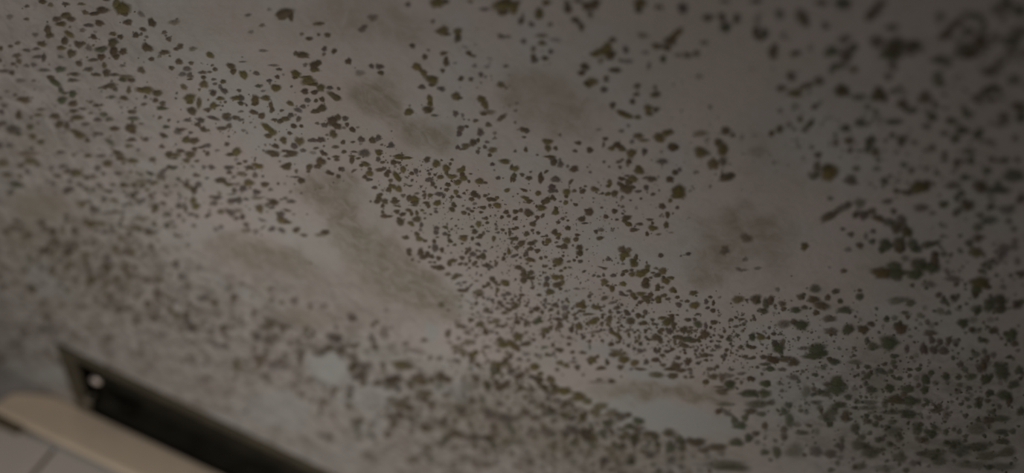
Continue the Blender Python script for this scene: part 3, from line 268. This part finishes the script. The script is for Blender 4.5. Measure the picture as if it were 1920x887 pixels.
(1440,591,2.996,"""90,50,34,24,5 185,55,40,28,8g 145,35,20,14,6 345,20,34,20,6 355,90,34,22,6 450,80,32,28,8g 535,80,28,26,8 580,50,20,16,7 665,25,18,14,6g 745,75,36,30,8 740,50,16,18,7 785,10,14,14,6 680,155,46,42,8g 590,175,34,22,6g 555,140,14,16,6g 780,190,14,24,6p 800,120,14,10,4 875,190,20,32,8p 910,100,36,18,6 920,140,18,22,7p 930,195,26,20,7p 965,150,20,18,7p 985,200,26,24,8p 1015,140,16,20,6 710,230,24,12,7g 1095,45,32,24,8g 1145,80,18,16,6 1270,85,24,22,6 1200,140,20,16,7g 60,185,30,28,8g 85,150,14,18,6 35,160,14,16,7 35,105,12,8,6 5,125,8,12,7 275,190,50,28,8g-10 255,230,48,20,8g 310,215,26,18,7g 205,185,14,12,5 370,260,32,18,8g15 345,245,14,12,8 30,250,40,18,8 100,245,40,16,7 145,265,28,24,7 10,300,18,12,7g 80,305,22,12,6p 310,295,16,12,5g 265,335,18,12,7g 195,315,12,10,5 145,350,30,16,5p 490,265,40,14,6g 505,290,10,14,6 555,290,16,14,6g 655,275,16,12,6 712,290,16,12,7p 635,315,46,14,8g20 560,340,36,16,6g-30 795,305,16,10,7g 845,303,18,12,8g 795,340,14,12,6 735,355,24,12,6g 915,325,20,14,7g 885,360,24,26,8g 880,420,22,22,7g 845,395,14,14,5 1080,275,20,16,7p 1040,240,12,14,6g 1140,245,12,10,6g 1355,235,18,12,7g 1230,240,16,22,6 1210,280,20,34,7 1225,360,30,26,8g 1140,345,30,20,6g 1070,350,20,14,6g 1000,350,24,14,6g 1315,320,32,50,7g 1365,110,30,34,7g 1385,160,20,20,6 1310,130,12,10,5
385,370,38,26,8g 380,415,54,28,8g 320,440,30,16,6g 330,385,22,12,5 280,435,20,20,6g 215,430,26,34,4g 450,460,22,16,6g 270,490,34,12,7g 400,505,40,18,7g 360,540,34,22,6g 435,570,24,30,7 350,580,30,22,5g 300,540,12,14,6 485,520,18,10,6p 90,540,18,22,7g 120,590,24,40,6g 20,490,18,20,5 490,635,26,28,6g 570,490,44,14,6g 560,520,60,12,6g 585,420,28,18,6g 685,410,26,22,7g 785,415,34,20,8g 720,475,50,24,8 800,480,36,28,8g 695,545,60,12,6g 790,555,46,22,7g 700,600,26,14,5g 625,580,18,14,6 895,490,14,18,6g 945,535,36,16,6 960,510,20,14,6 840,640,26,40,6g 915,665,36,22,7g 930,625,18,14,6g 1000,655,16,18,6g 1110,680,16,14,5g 1130,515,16,10,5g 1190,505,14,20,6g 1130,410,18,12,6p 1250,435,20,18,7g 1235,480,20,12,6 1330,450,40,28,7g 1355,480,18,24,7 1420,540,24,24,6g 1310,580,40,20,5g 1310,655,34,16,6g 1240,590,40,20,6 1320,710,38,16,6g 1170,640,60,30,4g 1040,720,60,24,5g 1380,390,30,18,6g 1410,310,26,22,6g 190,660,34,16,6g 230,620,18,12,5 90,680,18,30,5 50,770,26,30,7g 205,785,14,12,6 150,760,50,36,4g 270,765,36,30,6p 350,780,36,22,7p 410,740,20,24,6p 390,830,18,14,5g 510,730,40,30,6g 570,770,44,34,7g 620,700,20,18,6g 620,760,20,18,5g 700,650,44,34,4g 740,800,40,30,5g 825,830,28,18,5p 930,780,60,26,6g 1080,760,60,30,5g 1180,740,60,24,6g 1230,790,60,24,5g 1340,770,50,26,5g 960,820,40,24,5g 1150,840,80,24,5g 1320,850,70,24,5g 1000,560,20,30,4 520,850,30,20,5g 650,860,60,20,5g 860,700,30,20,5"""),
(960,591,2.996,"""130,290,26,18,6o 160,330,14,12,6 40,345,30,16,5 50,410,20,16,6 120,350,26,14,5p 150,370,22,20,6 220,362,22,16,8o 235,400,20,16,7 180,405,26,14,5 290,425,40,22,7o 375,460,40,24,8o 425,485,28,16,7o 320,480,20,14,5 260,480,18,18,6p 170,510,20,26,6 210,520,16,18,5 75,545,34,14,6b15 125,575,24,18,6 200,465,16,14,4p 110,480,20,16,5p 500,510,34,22,6o 470,545,30,28,6o 415,550,12,22,5 350,530,60,16,5 545,605,26,20,7g 560,550,40,24,5o 610,570,34,24,6 655,560,20,14,7 710,595,32,20,8g 660,625,30,18,7g 710,635,40,14,7 760,665,30,16,7 800,680,26,24,8 510,660,30,22,6g 340,650,50,28,5p 420,665,34,18,5p 200,655,36,24,5p 95,670,26,18,4p 880,660,34,22,6 945,705,30,20,7g 890,740,30,34,6g 1040,715,50,20,7 1000,700,24,14,6 1150,740,50,20,7 1080,760,30,20,6 1260,715,44,20,8g 1330,690,24,24,8g 1370,665,20,16,7 1280,620,40,20,8g 1250,590,20,20,7g 1210,550,44,14,7g30 1160,540,20,16,7 1200,500,40,14,6g 1310,575,20,20,7g 1180,430,34,18,6 1220,385,26,22,7g 1330,440,50,22,7g 1380,500,60,24,6g 1340,540,30,18,7 1420,440,30,26,7g 1420,620,18,18,7 1420,770,24,18,7g 1200,840,110,28,7g 1240,860,90,20,7g 820,730,20,20,5 780,780,40,20,4p 960,740,22,30,4 540,750,24,16,5o 690,700,40,24,4 620,740,30,20,4 1090,375,18,14,7o 1400,555,30,14,6g
480,375,50,10,4 560,370,22,12,5 1340,355,20,12,9 1420,385,26,18,8g 1180,350,20,24,6 1130,345,30,16,6 1220,340,24,14,5p"""),
(480,591,2.996,"""435,125,40,26,6p 475,205,32,14,7 545,170,30,14,6 400,185,40,14,5 830,285,42,26,8 800,270,34,16,7o 540,300,24,24,7 580,345,40,26,7p 600,330,34,20,5 915,360,38,30,8 940,375,28,20,7 690,380,28,18,6p 760,365,44,14,7 1040,345,18,26,7 1080,365,22,13,7 985,365,18,18,6 810,505,44,24,7 760,475,34,20,5 860,520,28,14,6 950,440,44,18,7 985,510,22,26,5 940,470,30,20,5 570,600,38,18,6 770,620,28,20,5 740,670,24,26,6 780,600,24,20,5 1120,670,52,26,6 1230,690,60,22,6p 1330,680,40,20,5 1340,560,70,26,6p15 1410,580,40,24,6p 25,240,40,18,7 250,250,14,26,6 90,40,50,24,5 90,140,44,30,4p 125,285,60,32,4p 440,420,26,20,5 525,515,20,14,5 520,455,24,14,4 890,200,60,16,4b15 945,140,20,14,5 840,160,20,16,4 720,100,30,34,4 340,370,60,20,4b15 120,640,20,20,3o 880,810,34,24,5 630,790,44,30,4 580,690,24,14,4 1300,390,18,24,6 1365,400,34,18,6 1350,375,16,10,6 1220,480,24,20,5 1180,560,50,26,4 1200,400,60,30,3 1160,500,60,30,3 950,640,34,20,4 1040,720,34,20,5p 1280,840,80,20,5 1430,320,20,20,6p 1380,280,60,22,6o"""),
]

# ------------------------------------------------------------------ ceiling: a fine grid with the opening for the recessed channel
def lines(a, b, cuts, fine, step):
    v = set()
    x = a
    while x < b - 1e-6:
        v.add(round(x, 5)); x += step if fine[0] - 1e-6 <= x < fine[1] else 0.05
    v.add(b)
    out = sorted(v); out = [q for q in out if all(abs(q - c) > step * .5 for c in cuts)] + list(cuts)
    return np.array(sorted(set(out)))
gx = lines(X0, X1, [slot_l, slot_r], (-0.70, 0.55), 0.0025)
gy = lines(Y0, Y1, [slot_n, Y1], (0.02, Yw), 0.0025)
GX, GY = np.meshgrid(gx, gy)
nx, ny = len(gx), len(gy)
co = np.stack([GX, GY, np.full_like(GX, CEIL)], -1).reshape(-1, 3)
ii, jj = np.meshgrid(np.arange(nx - 1), np.arange(ny - 1))
hole = ((gx[ii] >= slot_l - 1e-6) & (gx[ii] < slot_r - 1e-6) & (gy[jj] >= slot_n - 1e-6))
ii, jj = ii[~hole], jj[~hole]
quads = np.stack([jj * nx + ii, (jj + 1) * nx + ii, (jj + 1) * nx + ii + 1, jj * nx + ii + 1], -1)
me = bpy.data.meshes.new('ceiling')
me.from_pydata(co.tolist(), [], quads.tolist()); me.update()
# the same points seen in the frame of the photograph, for laying out the stains
rel = co - np.array(CAM)
dep = rel @ np.array(fwd); ok = dep > 0.03; dd = np.where(ok, dep, 1)
PX = np.where(ok, W / 2 + F * (rel @ np.array(cx)) / dd, -9999.); PY = np.where(ok, H / 2 - F * (rel @ np.array(cy)) / dd, -9999.)
def put(name, vals):
    a = me.attributes.new(name, 'FLOAT', 'POINT'); a.data.foreach_set('value', vals.astype(np.float32))
put('film', field(PX, PY, FILM)); put('stain', field(PX, PY, STAINS)); put('clean', field(PX, PY, LIGHTS)); put('algae', field(PX, PY, GREENS)); put('scorch', field(PX, PY, [(2,752,10,20,0,.9),(45,725,30,12,15,.3)]))
structure(link_mesh('ceiling', me, PLASTER))

PLASTER_PLAIN = noisy(mat('grey_plaster', (0.42, 0.40, 0.38), 0.85), 60, .12, .3, 300)
# ------------------------------------------------------------------ the tiled wall under the far edge of the ceiling, and the rest of the small room
trim_b = (on_wall(45, 803, Yw).z + on_wall(225, 885, Yw).z) / 2        # lower edge of the beige trim
tile_t = trim_b - 0.0042
gv = (on_wall(95, 845, Yw).x + on_wall(64, 885, Yw).x) / 2             # the upright joint
TW, THh, J = 0.15, 0.20, 0.0045
bm = bmesh.new()
add_box(bm, X0, X1, Yw + 0.006, Yw + 0.10, 0, CEIL + 0.06, 1)          # wall body with the grout in its joints
k0 = -int((gv - X0) / TW) - 1
for k in range(k0, int((X1 - gv) / TW) + 2):
    xa, xb = max(gv + k * TW + J / 2, X0 + .001), min(gv + (k + 1) * TW - J / 2, X1 - .001)
    if xb - xa < 0.01: continue
    z = tile_t
    while z > 0.02:
        za = max(z - THh + J, 0.002)
        add_box(bm, xa, xb, Yw, Yw + 0.012, za, z, 0, 0.0012, 2); z -= THh
add_box(bm, X0 + .001, X1 - .001, Yw - 0.0045, Yw + 0.008, trim_b + .001, CEIL - .0002, 2)
structure(from_bm('wall_back', bm, [M_TILE, M_GROUT, PLASTER_PLAIN]))
# beige trim board: a long board with a softened lower edge, a chip out of it at the left
bm = bmesh.new()
xc = on_wall(45, 806, Yw).x; xm = on_wall(2, 788, Yw).x
N = 60
prof = [(0, 0), (-0.0050, 0), (-0.0062, -0.0012)]
hgt = CEIL - trim_b
prof = [(0.0, CEIL), (-0.0045, CEIL), (-0.006, CEIL - 0.002), (-0.006, trim_b + 0.004), (-0.0050, trim_b + 0.0012), (-0.0035, trim_b), (0.0, trim_b)]
x_end = on_wall(2, 757, Yw).x; x_full = on_wall(100, 760, Yw).x          # the board stops at the left with a sloping, rounded corner
xs = np.unique(np.concatenate([np.linspace(x_end, x_full, 24), np.linspace(x_full, X1, 120)]))
rows = []
for x in xs:
    q = min(1.0, (x - x_end) / (x_full - x_end)); drop = 0.016 * (1 - q) ** 1.3 + (0.014 * (1 - q / .12) ** 2 if q < .12 else 0)
    rows.append([bm.verts.new((x, Yw + p[0], min(p[1], CEIL - drop - (CEIL - p[1] if p[1] > CEIL - .003 else 0)))) for p in prof])
for a, b in zip(rows[:-1], rows[1:]):
    for k in range(len(prof)):
        k2 = (k + 1) % len(prof); bm.faces.new((a[k], b[k], b[k2], a[k2]))
bm.faces.new(rows[0]); bm.faces.new(rows[-1][::-1])
bmesh.ops.recalc_face_normals(bm, faces=bm.faces)
structure(from_bm('trim_1', bm, M_TRIM))
# grey sealant bead in the joint under the trim; it is missing at the left, where the joint gapes dark
def bead(name, xa, xb, y, z, r, m, n=10, seed=0):
    bm = bmesh.new(); pr = []
    for x in np.linspace(xa, xb, 60):
        rr = r * (1 + .12 * mnoise.noise(Vector((x * 60, seed, 0))))
        pr.append([bm.verts.new((x, y + rr * math.cos(2 * math.pi * k / n) * .6, z + rr * math.sin(2 * math.pi * k / n))) for k in range(n)])
    for a, b in zip(pr[:-1], pr[1:]):
        for k in range(n): bm.faces.new((a[k], b[k], b[(k + 1) % n], a[(k + 1) % n]))
    bm.faces.new(pr[0]); bm.faces.new(pr[-1][::-1]); bmesh.ops.recalc_face_normals(bm, faces=bm.faces)
    return from_bm(name, bm, m, smooth=True)
structure(bead('trim_2', xc, X1, Yw + 0.001, (trim_b + tile_t) / 2, 0.0036, M_SEAL))
# dark strip painting the shade of the open gap left of the sealant
g_ = bead('gap_shade_strip', xc - 0.060, xc - 0.0012, Yw - 0.001, (trim_b + tile_t) / 2 - 0.0010, 0.0060, M_GROUT, seed=5)
structure(g_)
for nm, b_ in (('wall_left', (X0 - .08, X0, Y0, Yw + .1, 0, CEIL + .06)), ('wall_right', (X1, X1 + .08, Y0, Yw + .1, 0, CEIL + .06)), ('wall_front', (X0, X1, Y0 - .08, Y0, 0, CEIL + .06))):
    bm = bmesh.new(); add_box(bm, *b_); structure(from_bm(nm, bm, M_WALL))
bm = bmesh.new(); add_box(bm, X0, X1, Y0, Yw + .1, -0.06, 0.0); structure(from_bm('floor', bm, M_FLOOR))

# ------------------------------------------------------------------ dark recessed channel along the wall, with its screws
ch = empty('recessed_channel', ((slot_l + slot_r) / 2, (slot_n + Yw) / 2, CEIL),
           'dark recessed channel in the mouldy ceiling along the beige trim', 'channel')
RD = 0.026
bm = bmesh.new(); t = 0.002; e = 0.0004
xa, xb, ya, yb = slot_l + e, slot_r - e, slot_n + e, Yw - e
add_box(bm, xa, xb, ya, yb, CEIL + RD, CEIL + RD + t)
add_box(bm, xa, xa + t, ya, yb, CEIL + .0005, CEIL + RD)
add_box(bm, xb - t, xb, ya, yb, CEIL + .0005, CEIL + RD)
add_box(bm, xa + t, xb - t, ya, ya + t, CEIL + .0005, CEIL + RD)
add_box(bm, xa + t, xb - t, yb - t, yb, CEIL + .0005, CEIL + RD)
from_bm('housing', bm, M_DARK, ch)
# flange: a flat frame round the opening, its inner edge rolled inwards
fl, fn = 0.015, 0.013
bm = bmesh.new(); o_ = 0.0015
def ring(zl):
    return None
add_box(bm, slot_l - o_, slot_l + fl, slot_n - o_, Yw - e, CEIL - 0.0016, CEIL + 0.0012, 0, 0.0006)
add_box(bm, slot_l + fl, slot_r + o_, slot_n - o_, slot_n + fn, CEIL - 0.0016, CEIL + 0.0012, 0, 0.0006)
from_bm('frame', bm, M_FRAME, ch)
def screw(px, py, r, zz, tilt=(0, 0)):
    p = on_ceiling(px, py, zz); bm = bmesh.new(); rings = []
    n = 20
    pf = [(0.0, -1.0), (0.45, -.93), (0.8, -.62), (1.0, -.15), (1.0, .25), (.45, .3), (.45, 2.6)]
    for (rr, h) in pf[1:]:
        rings.append([bm.verts.new((r * rr * math.cos(2 * math.pi * k / n), r * rr * math.sin(2 * math.pi * k / n), h * r * .55)) for k in range(n)])
    c = bm.verts.new((0, 0, pf[0][1] * r * .55))
    for k in range(n): bm.faces.new((c, rings[0][(k + 1) % n], rings[0][k]))
    for a, b in zip(rings[:-1], rings[1:]):
        for k in range(n): bm.faces.new((a[k], a[(k + 1) % n], b[(k + 1) % n], b[k]))
    bm.faces.new(rings[-1])
    bmesh.ops.recalc_face_normals(bm, faces=bm.faces)
    # cross slot cut as two shallow dark bars would not read here: a hex dimple instead
    bmesh.ops.rotate(bm, verts=bm.verts, cent=(0, 0, 0), matrix=Matrix.Rotation(tilt[0], 3, 'X') @ Matrix.Rotation(tilt[1], 3, 'Y'))
    bmesh.ops.translate(bm, verts=bm.verts, vec=p)
    return bm
from_bm('screw', screw(180, 713, 0.0052, CEIL + .003), M_STEEL, ch, True)
from_bm('screw', screw(165, 750, 0.0052, CEIL - .001, (0.5, .2)), mat('glint_screw', (.34, .30, .25), .6, .0), ch, True)  # pale matte colour paints in the faint glint on this screw
# a curved metal strap and a round plug just inside the left end
bm = bmesh.new(); c0 = on_ceiling(228, 765, CEIL + .010); pr = []
for k in range(19):
    a = math.radians(20 + 9 * k); R_ = 0.017
    pr.append([bm.verts.new(c0 + Vector((math.cos(a) * q, math.sin(a) * q * .62 - .004, h))) for q, h in ((R_, -.004), (R_ + .004, -.004), (R_ + .004, .004), (R_, .004))])
for a, b in zip(pr[:-1], pr[1:]):
    for k in range(4): bm.faces.new((a[k], b[k], b[(k + 1) % 4], a[(k + 1) % 4]))
bm.faces.new(pr[0]); bm.faces.new(pr[-1][::-1]); bmesh.ops.recalc_face_normals(bm, faces=bm.faces)
for v in bm.verts: v.co.y = min(max(v.co.y, slot_n + .004), Yw - .004); v.co.x = max(v.co.x, slot_l + .004)
from_bm('strap', bm, M_DARK, ch, False)

# ------------------------------------------------------------------ mould
TINT = {'b': (0.150, 0.120, 0.078), 'o': (0.180, 0.150, 0.072), 'g': (0.125, 0.135, 0.085), 'p': (0.165, 0.135, 0.118)}
def parse():
    out = []
    for ox, oy, s, txt in SPOTS:
        for tok in txt.split():
            a = tok.split(',')
            x, y, rx, ry = (float(q) for q in a[:4])
            if len(a) != 5: raise ValueError(tok)
            if rx < 2 or x < -50: continue
            st = a[4]; d = int(st[0]); c = 'b'; ang = 0.0
            if len(st) > 1:
                c = st[1] if st[1] in TINT else 'b'; rest = st[2:] if st[1].isalpha() else st[1:]
                ang = float(rest) if rest else 0.0
            out.append((ox + x / s, oy + y / s, rx / s, ry / s, ang, d, c))
    return out
drawn = parse()
fill = []
def bunch(cx_, cy_, rx, ry, ang, n, r0, r1, d0, d1, cols, squash=.75):
    k = 0; tries = 0
    while k < n and tries < n * 20:
        tries += 1
        u, v = rng.normal(0, .55, 2)
        a = math.radians(ang); x = cx_ + u * rx * math.cos(a) - v * ry * math.sin(a); y = cy_ + u * rx * math.sin(a) + v * ry * math.cos(a)
        if not (-60 < x < 1980 and -60 < y < 950): continue
        if any(ell(x, y, e) < 1 for e in CLEAN): continue
        r = r0 + (r1 - r0) * rng.random() ** 2.2
        fill.append((x, y, r, r * (squash + .25 * rng.random()), rng.uniform(-20, 35), int(rng.integers(d0, d1 + 1)), cols[int(rng.integers(0, len(cols)))])); k += 1
bunch(150, 170, 190, 150, 0, 150, 1.5, 4, 3, 5, 'bpog')
bunch(470, 240, 180, 90, 15, 110, 1.2, 3, 3, 6, 'bpo')
bunch(300, 370, 280, 70, 5, 210, 2, 6, 3, 6, 'bpog')
bunch(130, 480, 240, 80, 10, 260, 3, 9, 2, 5, 'bpob')
bunch(330, 590, 300, 80, 22, 330, 3, 9, 2, 5, 'bpob')
bunch(60, 620, 130, 70, 10, 110, 3, 9, 2, 5, 'bpob')
bunch(640, 660, 200, 60, 15, 120, 4, 9, 2, 5, 'bp')
bunch(850, 800, 270, 80, 18, 260, 4, 10, 2, 5, 'bpbg')
bunch(1150, 840, 220, 60, 15, 200, 4, 9, 2, 5, 'bpog')
bunch(800, 350, 140, 60, 35, 130, .9, 2.2, 4, 7, 'bp')
bunch(930, 450, 160, 90, 30, 260, .9, 2.4, 4, 7, 'bp')
bunch(1060, 540, 170, 70, 20, 170, .9, 2.6, 3, 6, 'bpo')
bunch(950, 600, 110, 50, 0, 200, 1.2, 3.4, 4, 7, 'bop')
bunch(1130, 610, 210, 40, 8, 330, 1.2, 3.4, 4, 8, 'bpo')
bunch(1280, 650, 170, 45, 8, 250, 1.2, 3.6, 4, 8, 'bpo')
bunch(960, 700, 110, 50, 20, 150, 2, 5, 4, 6, 'bpo')
bunch(1060, 770, 150, 30, 28, 170, 2, 6, 4, 6, 'bpo')
bunch(1420, 620, 120, 70, 5, 130, 1.4, 3.6, 3, 6, 'bpg')
bunch(1560, 660, 220, 90, 5, 240, 1.6, 4.5, 3, 6, 'bgpg')
bunch(1700, 790, 280, 110, 5, 430, 2, 7, 3, 6, 'gbgpg')
bunch(1840, 560, 120, 170, 0, 170, 3, 8, 3, 6, 'gbgp')
bunch(1720, 260, 190, 130, 10, 120, 3, 8, 2, 5, 'gbg')
bunch(1260, 330, 200, 100, -20, 110, 1.2, 3.5, 2, 4, 'bpo')
bunch(1100, 420, 140, 80, 0, 130, 1, 2.5, 3, 6, 'bp')
bunch(1450, 240, 150, 120, 0, 70, 2, 6, 2, 4, 'bgo')
bunch(780, 150, 300, 120, 0, 60, 1.5, 4, 2, 4, 'bp')
bunch(1860, 100, 110, 110, 0, 70, 5, 12, 3, 5, 'gb')

def colony_mesh(name, items, n_drawn=10 ** 9):
    V, Fc, C = [], [], []
    NS = 12
    for i, (x, y, rx, ry, ang, d, c) in enumerate(items):
        fade = i >= n_drawn
        p0 = on_ceiling(x, y)
        if p0.y > Yw - .004 or p0.x < X0 or p0.x > X1: continue
        if p0.y > slot_n - .004 and p0.x > slot_l - .004: continue
        # measure the local scale on the ceiling in both frame directions
        ex = on_ceiling(x + 1, y) - p0; ey = on_ceiling(x, y + 1) - p0
        ex.z = ey.z = 0
        a = math.radians(ang); ca, sa = math.cos(a), math.sin(a)
        ph = rng.uniform(0, 6.28, 3); am = rng.uniform(.03, .15, 3)
        ns = NS if rx > 2.2 else 8
        tc = np.array(TINT[c]) * rng.uniform(.85, 1.12) + rng.uniform(-.006, .006, 3)
        al = min(1.0, (d / 9.0) ** 1.15 * 1.16)
        t_ = (x - 960) * .427 - (y - 443.5) * .904 - 50
        al *= 1 - .14 * min(1, max(0, -t_ / 300)) - (.04 if fade else 0)
        if rx > 2.6 * ry and rx > 11: al *= .7
        if x > 1350: al *= .88
        h = min(0.0007, (rx + ry) * ex.length * .10) * (.6 + .4 * d / 9); off = 0.00006 + 0.0000004 * (i % 100)
        b0 = len(V); rings = ((0.0, 1.0, 1.0), (.45, .9, .97), (.78, .45, .80), (1.08, .06, .33), (1.42, 0.0, 0.0))
        V.append((p0.x, p0.y, CEIL - off - h)); C.append((*tc, al))
        for q, hh, aa in rings[1:]:
            for k in range(ns):
                t_ = 2 * math.pi * k / ns
                rr = q * (1 + am[0] * math.sin(2 * t_ + ph[0]) + am[1] * math.sin(3 * t_ + ph[1]) + am[2] * math.sin(5 * t_ + ph[2]))
                u, v = rx * rr * math.cos(t_), ry * rr * math.sin(t_)
                w = p0 + ex * (u * ca - v * sa) + ey * (u * sa + v * ca)
                V.append((w.x, min(w.y, Yw - .0065), CEIL - off - h * hh)); C.append((*tc, al * aa))
        for k in range(ns): Fc.append((b0, b0 + 1 + (k + 1) % ns, b0 + 1 + k))
        for r_ in range(3):
            s0 = b0 + 1 + r_ * ns; s1 = s0 + ns
            for k in range(ns): Fc.append((s0 + k, s0 + (k + 1) % ns, s1 + (k + 1) % ns, s1 + k))
    me = bpy.data.meshes.new(name); me.from_pydata(V, [], Fc); me.update()
    at_ = me.color_attributes.new('tint', 'FLOAT_COLOR', 'POINT')
    at_.data.foreach_set('color', np.array(C, np.float32).ravel())
    return link_mesh(name, me, MOULD, None, True)

# the growths that stand out, each a thing of its own: (px, py, rx, ry, label)
PATCHES = [
 (228, 16, 20, 17, 'dark olive mould patch at the top edge, upper left part of the ceiling'),
 (178, 21, 28, 12, 'long ragged mould streak left of the dark patch at the top edge'),
 (536, 27, 18, 15, 'lone horseshoe-shaped brown mould spot in the clean plaster near the top'),
 (277, 171, 30, 12, 'wide olive mould patch with a tail, left of the densest spots'),
 (584, 160, 24, 17, 'block of merged olive-brown mould above two small round dots'),
 (568, 103, 14, 8, 'oval brown mould spot lying level above the block of merged mould'),
 (518, 164, 11, 10, 'round isolated olive mould dot left of the merged brown block'),
 (848, 66, 20, 16, 'pair of side-by-side brown mould blobs below the patch cut by the top edge'),
 (797, 139, 26, 24, 'club-shaped mould streak slanting down to the right'),
 (805, 200, 14, 20, 'upright mould streak with a swollen foot above the pale round stain'),
 (908, 198, 20, 22, 'bone-shaped upright mould patch right of the pale round stain'),
 (767, 210, 10, 8, 'single oval mould dot between the two pale stains'),
 (1133, 95, 30, 24, 'large dark mould clump shaped like a fist in the upper middle'),
 (1096, 130, 14, 13, 'two-lobed mould spot just below left of the fist-shaped clump'),
 (1110, 155, 18, 13, 'fuzzy pale brown mould blob below the two-lobed spot'),
 (1258, 76, 34, 26, 'long dark mould clump slanting up to the right near the top'),
 (1354, 46, 14, 28, 'upright blurred mould streak near the top, right of the slanting clump'),
 (1020, 8, 12, 10, 'mould blot cut off by the top edge, left of the large ring'),
 (1268, 358, 18, 22, 'yellow-green mould patch right of the middle of the ceiling'),
 (1316, 289, 14, 14, 'round olive mould spot in the clean plaster right of the middle'),
 (1355, 270, 26, 48, 'upright olive mould chain ending in a hook, beside the round olive spot'),
 (1178, 352, 32, 28, 'dense cluster of merged dark mould dots right of the middle'),
 (1175, 478, 22, 28, 'reddish olive mould lump at the top of the lower right chain'),
 (1553, 325, 20, 22, 'ochre mould spot in the right part of the ceiling'),
 (1720, 350, 36, 20, 'dark comma-shaped mould patch on the right side'),
 (1832, 462, 26, 24, 'rusty brown blurred mould spot near the right edge'),
 (1504, 461, 12, 12, 'tiny lone amber mould dot in the clean plaster on the right'),
 (1231, 704, 22, 9, 'flat dark olive mould patch on the upper rim of the bare strip'),
 (1418, 632, 24, 12, 'bright green mould pair right of the dense lower band'),
 (1530, 660, 30, 18, 'dark green mould clump in the lower right'),
 (1666, 644, 22, 20, 'square dark green mould clump in the lower right, right of a smaller one'),
 (1500, 608, 18, 14, 'green mould blot above the dark green clumps in the lower right'),
]
taken = [False] * len(drawn)
for (x, y, rx, ry, lab) in PATCHES:
    got = [i for i, s in enumerate(drawn) if not taken[i] and ((s[0] - x) / rx) ** 2 + ((s[1] - y) / ry) ** 2 < 1]
    if not got: print('NO SPOTS', lab); continue
    for i in got: taken[i] = True
    o = colony_mesh('mould_patch', [drawn[i] for i in got])
    tag(o, lab, 'mould', 'mould patches that stand out on the ceiling')
rest = [s for i, s in enumerate(drawn) if not taken[i]]
tag(colony_mesh('mould_spots', rest + fill, len(rest)), 'brown and green speckled mould growing all over the grey ceiling', 'mould', None, 'stuff')
print('spots', len(drawn), 'fill', len(fill))
